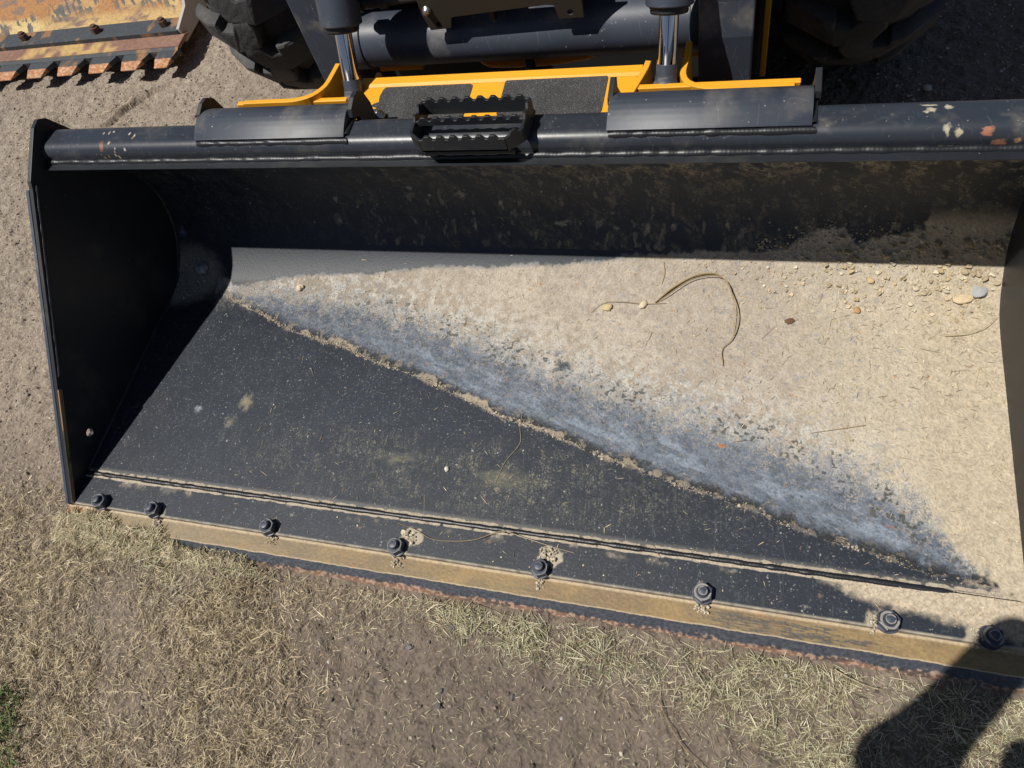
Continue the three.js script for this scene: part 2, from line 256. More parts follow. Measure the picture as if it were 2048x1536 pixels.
const floorTex = paintTexture(TW, TH, (i, j) => {
  const x = inX(i), q = inQ(j);
  const n4 = fbm(x * 4, q * 4, 1, 3), n25 = fbm(x * 25, q * 25, 2, 4), n90 = fbm(x * 90, q * 90, 3, 3), n300 = fbm(x * 330, q * 330, 4, 2), n600 = vn(x * 700, q * 700, 34), grit = hash(i, j, 77);
  const wob = 0.020 * (fbm(x * 12, q * 12, 5, 5) - 0.5) + 0.012 * (n90 - 0.5);
  const qr = lerpList(RIDGE, x), qt = Math.max(qr + 0.012, lerpList(TANLO, x)), qu = lerpList(TANUP, x);
  let k = 0.8 + 0.4 * n4 + 0.3 * (n90 - 0.5), c = [PAINT[0] * k, PAINT[1] * k, PAINT[2] * k], b = 0.42 + 0.05 * (n300 - 0.5);
  // fine dusty streaks along the sweep of the floor
  const wp = 5 * (n25 - 0.5) + 2 * (n90 - 0.5), st = fbm((x + 0.14 * q) * 380 + wp, q * 34 - 0.5 * x * 34 + wp, 6, 3), st2 = fbm((x + 0.3 * q) * 90 + wp, q * 24 - x * 9, 7, 4), film = ss(1, 0.15, Math.hypot((x - 0.85) / 0.72, (q - 0.17) / 0.13));
  c = mix3(c, [0.30, 0.265, 0.175], clamp(0.6 * film * ss(0.50, 0.70, 0.34 * n600 + 0.2 * n300 + 0.26 * st + 0.2 * n90) * ss(0.35, 0.65, 0.5 * n25 + 0.5 * st2)));
  c = mix3(c, [0.14, 0.145, 0.15], 0.13 * ss(0.60, 0.85, st) * ss(0.35, 0.7, n25) + 0.16 * ss(0.62, 0.78, n300) * ss(0.3, 0.6, n25));
  const e = q - qr - wob;
  if (q > 0.05 && x > 0.05) {
    const w1 = lerpList([[0.08, 0.006], [0.4, 0.011], [0.9, 0.012], [1.3, 0.007], [1.9, 0.004]], x), crustW = w1 * (0.12 + 2.0 * ss(0.3, 0.75, fbm(x * 22, 4, 8, 4)));
    const t = clamp(e / Math.max(0.02, qt - qr)), f6 = fbm(x * 170, q * 170, 31, 3), f3 = fbm((x - 0.4 * q) * 60, (q + 0.35 * x) * 90, 32, 4);
    // blue-grey mineral haze, mottled, over the paint
    const cover = clamp(ss(0.0, 0.035, e) * ss(0.004, -0.006, q - qu - 1.2 * wob) * (0.46 + 0.42 * ss(0.02, 0.3, t) + 0.45 * (f6 - 0.5) + 0.7 * (n300 - 0.5) + 0.8 * (n600 - 0.5) + 0.15 * (f3 - 0.5) + 0.25 * ss(0.3, 1.2, x)));
    let hc = mix3([0.080, 0.100, 0.132], [0.130, 0.153, 0.190], ss(0.3, 0.7, f3)); hc = mix3(hc, [0.27, 0.23, 0.175], 0.7 * ss(0.52, 0.70, n90 * 0.2 + n300 * 0.4 + n600 * 0.4) * (0.35 + 0.65 * ss(0.1, 0.7, t))); hc = mix3(hc, [0.055, 0.062, 0.075], 0.6 * ss(0.60, 0.75, fbm(x * 280, q * 280, 35, 2)) * ss(0.9, 0.4, t));
    const bright = ss(0.62, 0.2, Math.abs(t - 0.38 - 0.5 * (n25 - 0.5)) * 2.2) * ss(0.47, 0.66, fbm((x + 0.3 * q) * 22, (q + 0.33 * x) * 70, 9, 5)) * ss(0.35, 0.9, x);
    hc = mix3(hc, [0.30, 0.35, 0.42], 0.5 * bright * (0.2 + 1.1 * n300));
    hc = mix3(hc, [0.33, 0.322, 0.30], 0.8 * ss(0.72, 1.08, t + 0.2 * (n25 - 0.5)) * (0.2 + 0.5 * f6 + 0.6 * n600));
    c = mix3(c, hc, cover * ss(0.0, 0.012, e)); b = mix(b, 0.5 + 0.4 * (n300 - 0.5) + 0.2 * (f6 - 0.5), 0.7 * cover);
    // dark pits where flakes came off
    const pit = ss(0.655, 0.70, fbm(x * 150, q * 150, 12, 2)) * ss(0.38, 0.56, fbm(x * 30, q * 30, 13, 3)) * ss(0.30, 0.6, t) * ss(1.5, 1.1, (q - qr) / (qt - qr)) * ss(0.3, 0.6, x) * (1 - 0.4 * ss(1.0, 0.7, t) * ss(1.75, 1.5, x));
    const pitS = pit; 
    // the tan sheet of dried silt
    const tt = ss(-0.05, 0.07, q - qt + 1.3 * wob + 0.05 * (n25 - 0.5) + 0.08 * (n90 - 0.5) + 0.06 * (f6 - 0.5) + 0.06 * (n600 - 0.5)) * ss(0.006, -0.004, q - qu - 1.2 * wob);
    const br = ss(0.85, 0.2, x), mott = fbm(x * 75, q * 75, 14, 4), big = fbm(x * 7, q * 9, 15, 3);
    let tc = mix3(TAN, [0.245, 0.205, 0.162], clamp(0.95 * ss(0.40, 0.62, 0.42 * mott + 0.28 * n90 + 0.3 * n600 + 0.6 * (big - 0.5)) * (0.55 + 0.6 * ss(0.65, 0.25, big)) + 0.7 * br));
    tc = mix3(tc, [0.43, 0.41, 0.37], 0.85 * ss(0.15, 0.03, q - qt) * ss(0.44, 0.6, 1 - (0.55 * mott + 0.45 * n90)));
    tc = mix3(tc, [0.435, 0.375, 0.28], 0.8 * ss(1.4, 1.8, x));
    tc = mix3(tc, [0.17, 0.20, 0.24], 0.4 * ss(0.71, 0.77, fbm(x * 110, q * 110, 16, 3)) * ss(0.9, 1.1, x));
    const kk = (0.5 + 0.45 * n300 + 0.35 * n600 + 0.25 * n90) * (0.88 + 0.24 * grit);
    c = mix3(c, [tc[0] * kk, tc[1] * kk, tc[2] * kk], tt); b = mix(b, 0.52 + 0.4 * (n300 - 0.5) + 0.3 * (n90 - 0.5) + 0.1 * (grit - 0.5), tt);
    c = mix3(c, [0.05, 0.052, 0.046], 0.9 * pitS); b -= 0.15 * pitS;
    // pale rim at the upper edge of the silt
    const up = ss(-0.010, -0.002, q - qu - wob) * ss(0.007, 0.0, q - qu - 1.4 * wob) * ss(0.1, 0.25, x) * ss(1.35, 1.1, x);
    c = mix3(c, mix3([0.22, 0.245, 0.27], [0.10, 0.115, 0.135], n90), 0.6 * up * ss(0.4, 0.6, n90));
    // black scabs and the tan ridge at the lower edge
    const scab = ss(crustW * 0.5, crustW * 1.1, e) * ss(0.030 + 0.012 * ss(1.1, 1.5, x), 0.010, e) * ss(0.40 - 0.05 * ss(1.1, 1.5, x), 0.47, fbm(x * 45, q * 45, 18, 4)) * ss(0.3, 0.6, x);
    c = mix3(c, [0.012, 0.013, 0.013], 0.92 * scab);
    const rim = ss(-0.002, 0.001, e) * ss(crustW * 1.15, crustW * 0.75, e) * ss(0.34, 0.48, 0.75 * n90 + 0.25 * n300 - 0.05 * ss(1.2, 1.5, x)), drip = ss(0.62, 0.7, n90) * ss(-0.012, 0, e) * ss(0.05, 0.0, e) * 0.5;
    const rk = (0.55 + 0.6 * n300 + 0.3 * n600) * (1 - 0.35 * ss(1.1, 1.7, x)); c = mix3(c, [0.30 * rk, 0.252 * rk, 0.188 * rk], Math.max(rim * (0.75 + 0.25 * ss(0.4, 0.6, n25)) * (1 - 0.55 * ss(1.15, 1.5, x)), drip)); b += 0.16 * rim;
    // dirt against the right side
    const side = ss(-0.012, 0.008, x - (1.768 + 0.92 * (0.174 - Math.min(q, 0.30)) * (q < 0.174 ? 1 : 0.25)) + 0.7 * wob + 0.03 * (n90 - 0.5)) * ss(0.85, 0.8, q), sk = 0.55 + 0.55 * n300 + 0.35 * n90;
    c = mix3(c, [0.40 * sk, 0.34 * sk, 0.25 * sk], side); b = mix(b, 0.5 + 0.45 * (n300 - 0.5) + 0.2 * (n90 - 0.5), side);
  }
  // gravelly dirt in the left rear corner
  const lc = ss(0.105, 0.055, Math.hypot((x + 0.05) * 0.75, q - 0.64) + wob * 1.5);
  c = mix3(c, [0.24 * (0.6 + 0.8 * n300), 0.21 * (0.6 + 0.8 * n300), 0.17 * (0.6 + 0.8 * n300)], lc);
  // dust rubbed on the back sheet, browner and thicker to the right
  if (q > 0.74) {
    const rub = fbm((x + 0.5 * q) * 40, (q - 0.4 * x) * 26, 22, 5), wr = ss(0.2, 1.6, x), up = ss(0.85, 1.12, q);
    const fl = fbm((x + 0.35 * q) * 150 + 3 * n25, (q - 0.3 * x) * 110, 26, 3), sc = fbm((x - 0.5 * q) * 60 + 2 * n25, (q + 0.5 * x) * 300, 28, 3);
    c = mix3(c, [0.30, 0.255, 0.18], clamp((0.14 + 0.75 * wr) * (0.22 + up) * ss(0.38, 0.62, rub) * (0.12 + 1.5 * ss(0.46, 0.62, 0.6 * fl + 0.4 * n600) + 0.9 * ss(0.58, 0.70, sc))));
    c = mix3(c, [0.34, 0.30, 0.23], 0.5 * ss(0.62, 0.72, fbm(x * 90, q * 40, 29, 3)) * ss(0.5, 0.62, n25) * ss(0.3, 0.7, x) * (0.3 + n600));
    const sp = ss(0.72, 0.78, fbm(x * 26, q * 20, 24, 4)) * ss(0.3, 0.5, x); c = mix3(c, [0.3, 0.26, 0.2], 0.6 * sp * n90);
  }
  // the lip: dust beside the weld, silt at its right end
  if (q < 0.13) {
    const dq = q - 0.0675, wv = 0.0025 * (n25 - 0.5) + 0.004 * (n90 - 0.5), line = ss(0.0042, 0.0026, Math.abs(Math.abs(dq) - 0.0068 - wv)) * (dq < 0 ? ss(0.20, 0.36, n90 + 0.2 * (n25 - 0.4)) : 0.85 * ss(0.22, 0.40, n90)), spill = dq < 0 ? ss(0.03, 0.006, -dq) * ss(0.55, 0.68, n25) * (0.4 + n300) : ss(0.02, 0.006, dq) * 0.35 * n300;
    c = mix3(c, [0.37 * (0.7 + 0.6 * n300), 0.315 * (0.7 + 0.6 * n300), 0.235 * (0.7 + 0.6 * n300)], clamp(Math.max(line, 0.8 * spill)));
    const edge = 0.058 - 0.22 * (x - 1.56), sl = ss(1.55, 1.62, x) * ss(-0.010, 0.012, q - edge + 1.5 * wob) * (q < 0.07 ? 1 : 0);
    c = mix3(c, [0.42 * (0.6 + 0.8 * n300), 0.35 * (0.6 + 0.8 * n300), 0.255 * (0.6 + 0.8 * n300)], sl * ss(0.28, 0.45, n25 + 0.5 * ss(1.6, 1.75, x)));
    const fe = ss(-0.0055, -0.0095, q); c = mix3(c, [0.42, 0.37, 0.29], 0.7 * fe * (0.4 + n90));
    for (const [nx, w] of [[0.16, 0.8], [0.462, 1], [0.766, 1.1], [1.07, 0.9], [1.372, 1], [1.66, 1], [1.81, 1]]) { const d = Math.hypot((x - nx) / 0.017, (q + 0.004) / 0.022); if (d < 1.4) c = mix3(c, [0.40, 0.345, 0.26], 0.8 * ss(1.25, 0.8, d + 0.9 * (n90 - 0.5)) * w * ss(0.4, 0.55, n90 + 0.2)); }
    for (const nx of [0.786, 1.08]) { const d = Math.hypot((x - nx) / 0.022, (q - 0.027) / 0.02); if (d < 1.4) c = mix3(c, [0.42, 0.37, 0.28], 0.85 * ss(1.2, 0.85, d + 0.8 * (n90 - 0.5))); }
  }
  return [c[0], c[1], c[2], clamp(b)];
}, {
  strokes: (g) => {
    seeded(404); const s = TW / BW;
    const below = (x, q) => q < lerpList(RIDGE, x) - 0.004 || q > 0.78;
    for (let k = 0; k < 26000; k++) { const x = rr(XL, XR), q = rr(-0.01, 1.2); if (!below(x, q) || (q > 0.78 && R() < 0.45)) continue; g.fillStyle = css(mix3([0.5, 0.45, 0.36], [0.3, 0.3, 0.29], R()), rr(0.35, 1)); const r = rr(0.3, 1.0) * (R() < 0.05 ? 2.0 : 1); g.beginPath(); g.ellipse(toI(x), toJ(q), r * rr(1, 1.8), r, R() * 3, 0, 7); g.fill(); }
    for (let k = 0; k < 3600; k++) { const x = rr(XL, XR), q = R() < 0.5 ? rr(0, 0.6) : rr(0.78, 1.2); if (!below(x, q)) continue; const a = Math.PI / 2 + rr(-0.28, 0.05) + (R() < 0.14 ? rr(-1.4, 1.4) : 0), l = rr(3, 26) * (R() < 0.08 ? 2.6 : 1); g.strokeStyle = css(mix3([0.34, 0.30, 0.2], [0.17, 0.18, 0.19], R()), rr(0.1, 0.55) * (R() < 0.12 ? 1.7 : 1)); g.lineWidth = rr(0.4, 1.1); const px = toI(x), py = toJ(q); g.beginPath(); g.moveTo(px, py); g.quadraticCurveTo(px + Math.cos(a) * l * 0.5 + rr(-3, 3), py + Math.sin(a) * l * 0.5, px + Math.cos(a) * l, py + Math.sin(a) * l); g.stroke(); }
    const blot = (x, q, w, h, c, a, n = 14) => { for (let k = 0; k < n * 2.2; k++) { const kk = rr(0.7, 1.2); g.fillStyle = css([c[0] * kk, c[1] * kk, c[2] * kk], a * rr(0.3, 0.9)); const r = rr(0.06, 0.42), cx = toI(x) + (R() + R() - 1) * w * s * 0.6, cy = toJ(q) + (R() + R() - 1) * h * s * 0.6; g.beginPath(); for (let m = 0; m < 8; m++) { const an = m / 8 * 6.283, e = r * rr(0.3, 1); g.lineTo(cx + Math.cos(an) * Math.max(1, w * s * e), cy + Math.sin(an) * Math.max(1, h * s * e)); } g.fill(); } };
    blot(0.276, 0.293, 0.03, 0.05, [0.30, 0.24, 0.14], 0.35); blot(0.25, 0.235, 0.03, 0.03, [0.26, 0.22, 0.15], 0.3); blot(0.15, 0.26, 0.02, 0.014, [0.42, 0.44, 0.46], 0.4); blot(0.7, 0.19, 0.10, 0.03, [0.24, 0.21, 0.12], 0.18, 20); blot(0.95, 0.17, 0.16, 0.05, [0.24, 0.21, 0.12], 0.12, 24);
    for (const [x, q, w, h] of [[0.437, 0.86, 0.012, 0.02], [0.428, 0.80, 0.012, 0.016], [0.646, 0.895, 0.016, 0.014], [0.767, 0.875, 0.024, 0.02], [0.787, 0.825, 0.009, 0.012], [0.785, 0.795, 0.01, 0.03], [0.859, 0.85, 0.01, 0.03], [0.688, 0.87, 0.008, 0.012], [1.0, 0.80, 0.03, 0.014], [1.19, 0.79, 0.012, 0.022], [1.245, 0.795, 0.014, 0.018], [1.36, 0.80, 0.008, 0.02], [1.12, 0.79, 0.014, 0.01]]) blot(x, q, w, h, [0.34, 0.30, 0.23], 0.6, 12);
    blot(1.06, 1.03, 0.035, 0.02, [0.36, 0.24, 0.13], 0.6, 16); blot(-0.06, 0.76, 0.03, 0.03, [0.28, 0.32, 0.42], 0.3, 10);
    for (let k = 0; k < 46; k++) { const x = rr(0.5, 1.85), q = mix(lerpList(RIDGE, x) + 0.03, lerpList(TANUP, x) - 0.03, R()); blot(x, q, rr(0.003, 0.009), rr(0.003, 0.005), [0.35, 0.12, 0.035], 0.75, 4); }
    blot(1.385, 0.295, 0.02, 0.006, [0.38, 0.13, 0.03], 0.8, 8); blot(1.03, 0.452, 0.028, 0.024, [0.035, 0.045, 0.06], 0.6, 14);
    for (let k = 0; k < 26; k++) { const x = rr(1.15, 1.7), q = mix(lerpList(TANLO, x) + 0.02, 0.62, R()); blot(x, q, rr(0.006, 0.014), rr(0.003, 0.008), [0.13, 0.16, 0.22], 0.35, 4); }
    for (const [x, q] of [[1.57, 0.028], [1.545, 0.004], [0.95, 0.04], [0.66, 0.03], [1.42, 0.05], [1.2, 0.045], [0.5, 0.035]]) blot(x, q, 0.014, 0.008, R() < 0.5 ? [0.25, 0.14, 0.08] : [0.28, 0.25, 0.2], 0.6, 7);
  }, rough: (l) => clamp(0.50 + 1.0 * (l - 0.12), 0.48, 0.96), bump: true, wrap: THREE.ClampToEdgeWrapping,
});
M.floor = std({ ...floorTex, roughness: 1, bumpScale: 0.0035 });
const floorUV = (x, q) => [(x - XL) / BW, (q + 0.02) / QMAX];
{ // bent sheet with thickness
  const NX = 110, pos = [], uv = [], idx = [], T = 0.010, N = prof.length;
  for (const side of [0, 1]) for (let j = 0; j < N; j++) {
    const a = prof[Math.max(0, j - 1)], b = prof[Math.min(N - 1, j + 1)], l = Math.hypot(b[0] - a[0], b[1] - a[1]), nz = (b[1] - a[1]) / l, ny = -(b[0] - a[0]) / l;
    for (let i = 0; i <= NX; i++) { const x = XL + BW * i / NX, dent = side ? -T : 0.0012 * (fbm(x * 3, profQ[j] * 3, 61, 2) - 0.5); pos.push(x, prof[j][1] + ny * dent, prof[j][0] + nz * dent); uv.push(...floorUV(x, profQ[j])); }
  }
  const at = (s, j, i) => (s * N + j) * (NX + 1) + i;
  for (let j = 0; j < N - 1; j++) for (let i = 0; i < NX; i++) { idx.push(at(0, j, i), at(0, j, i + 1), at(0, j + 1, i), at(0, j, i + 1), at(0, j + 1, i + 1), at(0, j + 1, i)); idx.push(at(1, j, i), at(1, j + 1, i), at(1, j, i + 1), at(1, j, i + 1), at(1, j + 1, i), at(1, j + 1, i + 1)); }
  for (const j of [0, N - 1]) for (let i = 0; i < NX; i++) idx.push(at(0, j, i), at(1, j, i), at(0, j, i + 1), at(0, j, i + 1), at(1, j, i), at(1, j, i + 1));
  const g = new THREE.BufferGeometry(); g.setAttribute('position', new THREE.Float32BufferAttribute(pos, 3)); g.setAttribute('uv', new THREE.Float32BufferAttribute(uv, 2)); g.setIndex(idx); g.computeVertexNormals();
  mesh('floor_sheet', g, M.floor, bucket, 'bent floor and back sheet with dried tan silt on its right half');
}
{ // lip plate in front of the weld
  const g = alongX([[-0.066, 0], [0.0115, 0], [0.0115, -0.014], [-0.066, -0.014]], XL - 0.006, XR + 0.006, 0.0012), p = g.attributes.position;
  for (let i = 0; i < p.count; i++) g.attributes.uv.setXY(i, ...floorUV(p.getX(i), -p.getZ(i)));
  mesh('lip_plate', g, M.floor, bucket);
}
{ // bolt-on cutting edge: worn brown top, black bevel, rusty tip
  const bandTex = paintTexture(2048, 192, (i, j) => {
    const x = -0.11 + i / 2048 * 2.03, v = 1 - j / 192, d = v * 0.12; // d: distance forward from the lip, along the surface
    const n = fbm(x * 9, d * 60, 111, 4), f = fbm(x * 230, d * 260, 113, 2), st = fbm(x * 22, d * 240, 115, 4), w = 0.004 * (fbm(x * 40, d * 8, 117, 3) - 0.5);
    let c = mix3([0.245, 0.168, 0.072], [0.185, 0.128, 0.062], ss(0.3, 0.7, fbm(x * 16, d * 26, 112, 3))); c = mix3(c, [0.225, 0.18, 0.115], 0.7 * ss(0.9, 0.1, x));
    c = mix3(c, [0.045, 0.05, 0.05], (0.14 + 0.7 * ss(0.8, 1.6, x)) * ss(0.48, 0.60, 0.35 * fbm(x * 60, d * 420, 116, 3) + 0.45 * fbm(x * 7, d * 36, 118, 3) + 0.2 * f) * ss(0.004, 0.012, d));
    c = mix3(c, [0.25, 0.12, 0.04], 0.5 * ss(0.55, 0.75, f) * ss(0.5, 0.7, n) + 0.8 * ss(-0.03, -0.07, x));
    c = mix3(c, [0.45, 0.36, 0.24], 0.8 * ss(0.0075, 0.003, d) + 0.7 * ss(0.0025, 0.001, Math.abs(d - 0.0405 - w)));
    if (d > 0.0415 + w) c = mix3([0.032, 0.038, 0.05], [0.10, 0.10, 0.11], 0.35 * f);
    c = mix3(c, mix3(mix3([0.20, 0.115, 0.075], [0.09, 0.065, 0.055], ss(0.42, 0.62, fbm(x * 26, d * 60, 119, 4))), [0.33, 0.225, 0.165], 0.8 * ss(0.5, 0.68, f)), ss(0.0585 + 2 * w, 0.0645 + 2 * w, d + 0.016 * (n - 0.5) + 0.007 * (f - 0.5)));
    const k = 0.75 + 0.5 * f; return [c[0] * k, c[1] * k, c[2] * k, f];
  }, { strokes: (g) => { seeded(505); for (let k = 0; k < 500; k++) { const y = rr(60, 185); g.strokeStyle = css(mix3([0.5, 0.42, 0.28], [0.06, 0.05, 0.04], R()), rr(0.1, 0.5)); g.lineWidth = rr(0.5, 1.2); const x = R() * 2048; g.beginPath(); g.moveTo(x, y); g.lineTo(x + rr(-14, 14), y + rr(-3, 3)); g.stroke(); } }, rough: (l) => clamp(0.5 + 0.6 * (l - 0.2), 0.42, 0.9), bump: true });
  const P = [[-0.09, -0.0155], [0.051, -0.0155], [0.0665, -0.0275], [0.0755, -0.0365], [0.06, -0.041], [-0.09, -0.041]];
  const g = alongX(P, -0.108, 1.912, 0.0012), p = g.attributes.position;
  for (let i = 0; i < p.count; i++) { const z = p.getZ(i), d = z <= 0.051 ? z - 0.0115 : 0.0395 + (z - 0.051) * 1.26; g.attributes.uv.setXY(i, (p.getX(i) + 0.11) / 2.03, Math.min(d / 0.12, 0.99)); }
  mesh('cutting_edge', g, std({ ...bandTex, roughness: 1, bumpScale: 0.0006 }), bucket, 'brown worn cutting edge with a black bevel and rusty tip');
}
{ // side plates with a wear bar along the front edge
  const edge = [[0.010, -0.026], [0.0125, 0.002], [-0.545, 0.462], [-0.556, 0.474], [-0.657, 0.527], [-0.680, 0.530], [-0.698, 0.517], [-0.73, 0.45], [-0.79, 0.30], [-0.805, 0.20], [-0.79, 0.13], [-0.755, 0.07], [-0.70, 0.015], [-0.64, -0.014], [-0.50, -0.026]];
  const bar = [[0.012, -0.022], [0.0145, 0.001], [-0.5425, 0.4615], [-0.552, 0.449], [-0.566, 0.43], [-0.065, 0.0162], [-0.06, -0.022]];
  const rustTex = paintTexture(512, 512, (i, j) => { const x = i / 512, y = j / 512, n = fbm(x * 9, y * 9, 121, 5, 9), f = fbm(x * 70, y * 70, 123, 3, 70); let c = [0.019, 0.021, 0.026]; c = mix3(c, [0.26, 0.20, 0.10], 0.75 * ss(0.48, 0.62, n)); c = mix3(c, [0.24, 0.10, 0.035], 0.8 * ss(0.56, 0.7, f * 0.5 + n * 0.5)); return [c[0] * (0.7 + 0.6 * f), c[1] * (0.7 + 0.6 * f), c[2] * (0.7 + 0.6 * f)]; });
  M.worn = std({ ...rustTex, roughness: 0.75 });
  const l = mesh('side_plate', alongX(edge, XL - 0.010, XL, 0.0012, [[-0.153, 0.045, 0.0115]]), M.steel, bucket, 'left side plate with a round hole near the lip');
  mesh('wear_bar', alongX(bar, XL - 0.019, XL - 0.0105, 0.0015), M.grey, l);
  mesh('worn_strip', alongX([[0.0135, 0.004], [-0.20, 0.1795], [-0.2065, 0.1715], [0.0035, -0.001]], XL + 0.0003, XL + 0.0042, 0.001), M.worn, l, 'yellow and rusty worn inner edge');
  mesh('edge_weld', weld(V(XL + 0.002, 0.19, -0.228), V(XL + 0.002, 0.458, -0.555), 0.0035, V(1, 0.3, 0.3), 7), M.weld, l);
  const r = mesh('side_plate', alongX(edge, XR, XR + 0.010, 0.0012), M.steel, bucket, 'right side plate dusted with dry soil');
  mesh('wear_bar', alongX(bar, XR + 0.0105, XR + 0.019, 0.0015), M.steel, r);
  const cw = []; for (let i = 30; i < 118; i += 2) { const a = prof[i], b = prof[i + 2]; if (b) cw.push(weld(V(XL + 0.001, a[1] + 0.002, a[0] + 0.001), V(XL + 0.001, b[1] + 0.002, b[0] + 0.001), 0.0045, V(1, 1, 0.5), i)); }
  cw.push(weld(V(XL + 0.001, 0.001, -0.07), V(XL + 0.001, 0.001, -0.56), 0.0045, V(1, 1, 0), 3)); mesh('corner_weld', cw, M.weld, bucket);
}
{ // top tube, rolled corners, with its own marks
  const TT = paintTexture(2048, 320, (i, j) => {
    const x = XL + i / 2048 * BW, y = j / 320 * 0.3, n = fbm(x * 5, y * 8, 131, 4), f = fbm(x * 120, y * 120, 133, 3), d = ss(0.5, 0.75, fbm(x * 18, y * 30, 135, 5)), k = 0.8 + 0.4 * n;
    const low = ss(0.155, 0.19, y); return mix3([0.024 * k, 0.029 * k, 0.039 * k], [0.17, 0.155, 0.13], (0.16 + 0.45 * low + 0.2 * ss(1.15, 1.5, x)) * d * f * 1.7 + 0.03 * ss(1.2, 1.6, x) * d).concat(0.5 + 0.2 * (f - 0.5));
  }, {
    strokes: (g) => {
      seeded(606); const sx = 2048 / BW, sy = 320 / 0.3, X = (x) => (x - XL) * sx, Y = (z) => (-0.7 + 0.0 - z) * -sy + 0.073 * sy; // z on the top face; the seam is at the bottom rear
      for (let k = 0; k < 1700; k++) { g.strokeStyle = css([0.26, 0.25, 0.24], rr(0.06, 0.36)); g.lineWidth = rr(0.4, 1); const x = R() * 2048, y = R() * 320, a = R() < 0.6 ? 1.57 + rr(-0.7, 0.3) : R() * 3, l = rr(3, 24); g.beginPath(); g.moveTo(x, y); g.lineTo(x + Math.cos(a) * l, y + Math.sin(a) * l); g.stroke(); }
      const chip = (x, z, w, h, c, a = 0.9) => { for (let k = 0; k < 6; k++) { const kk = rr(0.7, 1.15); g.fillStyle = css([c[0] * kk, c[1] * kk, c[2] * kk], a * rr(0.5, 1)); const cx = X(x) + rr(-1, 1) * w * sx * 0.3, cy = Y(z) + rr(-1, 1) * h * sy * 0.3; g.beginPath(); for (let m = 0; m < 11; m++) { const an = m / 11 * 6.283, q = rr(0.18, 0.62); g.lineTo(cx + Math.cos(an) * w * sx * q * 0.8, cy + Math.sin(an) * h * sy * q * 0.8); } g.fill(); } };
      const cream = [0.5, 0.42, 0.29], rust = [0.20, 0.075, 0.04];
      chip(0.079, -0.653, 0.012, 0.02, rust, 0.7); chip(0.076, -0.63, 0.006, 0.006, [0.3, 0.18, 0.09]);
      for (const [x, z] of [[0.071, -0.687], [0.085, -0.687], [0.095, -0.69], [0.14, -0.682], [0.156, -0.678], [0.154, -0.672], [0.114, -0.650], [0.112, -0.643], [0.14, -0.646], [0.116, -0.63], [0.11, -0.635], [0.09, -0.632], [0.098, -0.66]]) chip(x, z, rr(0.003, 0.005), rr(0.005, 0.010), R() < 0.7 ? cream : [0.3, 0.2, 0.1]);
      for (const [x, z, w, h] of [[1.644, -0.683, 0.008, 0.006], [1.654, -0.686, 0.014, 0.009], [1.65, -0.695, 0.02, 0.004], [1.676, -0.69, 0.012, 0.008], [1.673, -0.65, 0.010, 0.018], [1.688, -0.648, 0.013, 0.014]]) chip(x, z, w, h, [0.42, 0.37, 0.26], 0.8);
      chip(1.728, -0.648, 0.018, 0.014, [0.32, 0.13, 0.07]); chip(1.746, -0.63, 0.022, 0.012, [0.32, 0.14, 0.08]); chip(1.769, -0.633, 0.01, 0.008, [0.38, 0.22, 0.1]);
      for (let k = 0; k < 160; k++) chip(rr(XL, XR), rr(-0.7, -0.61), 0.0016, 0.0016, cream, rr(0.3, 0.8));
    }, rough: (l) => clamp(0.34 + 0.8 * (l - 0.17), 0.32, 0.9), bump: true, wrap: THREE.ClampToEdgeWrapping,
  });
  const sh = []; const y0 = 0.42, y1 = 0.495, z0 = -0.70, z1 = -0.625, r = 0.023; // ring from the bottom rear, up the back, over the top, down the front
  const arc = (cz, cy, a0) => { for (let k = 0; k <= 8; k++) { const a = a0 - k / 8 * Math.PI / 2; sh.push([cz + r * Math.cos(a), cy + r * Math.sin(a)]); } };
  sh.push([z0, y0 + r]); arc(z0 + r, y1 - r, Math.PI); for (let k = 1; k < 4; k++) sh.push([mix(z0 + r, z1 - r, k / 4), y1]); arc(z1 - r, y1 - r, Math.PI / 2); arc(z1 - r, y0 + r, 0); arc(z0 + r, y0 + r, -Math.PI / 2);
  const L = [0]; for (let k = 1; k < sh.length; k++) L.push(L[k - 1] + Math.hypot(sh[k][0] - sh[k - 1][0], sh[k][1] - sh[k - 1][1]));
  const pos = [], uv = [], idx = [], NX = 60, n = sh.length;
  for (let i = 0; i <= NX; i++) for (let k = 0; k < n; k++) { const x = XL + BW * i / NX; pos.push(x, sh[k][1], sh[k][0]); uv.push(i / NX, 1 - (L[k] + 0.02) / 0.32); }
  for (let i = 0; i < NX; i++) for (let k = 0; k < n - 1; k++) { const p = i * n + k; idx.push(p, p + n, p + 1, p + 1, p + n, p + n + 1); }
  const g = new THREE.BufferGeometry(); g.setAttribute('position', new THREE.Float32BufferAttribute(pos, 3)); g.setAttribute('uv', new THREE.Float32BufferAttribute(uv, 2)); g.setIndex(idx); g.computeVertexNormals();
  mesh('top_tube', g, std({ ...TT, roughness: 1, bumpScale: 0.0005 }), bucket, 'square top tube with scattered cream and rust chips');
  mesh('rim_bar', alongX([[-0.632, 0.4475], [-0.6115, 0.4475], [-0.5995, 0.4605], [-0.600, 0.4615], [-0.632, 0.4615]], XL, XR, 0.0015), M.steel, bucket);
  mesh('tube_weld', weld(V(XL, 0.462, -0.6205), V(XR, 0.462, -0.6205), 0.0066, V(0, 0.8, 0.6), 5), M.weld, bucket);
  mesh('lip_weld', weld(V(XL, 0.0, -0.067), V(1.875, 0.0, -0.067), 0.0052, V(0, 1, 0), 6, 0.3), M.weld, bucket);
}
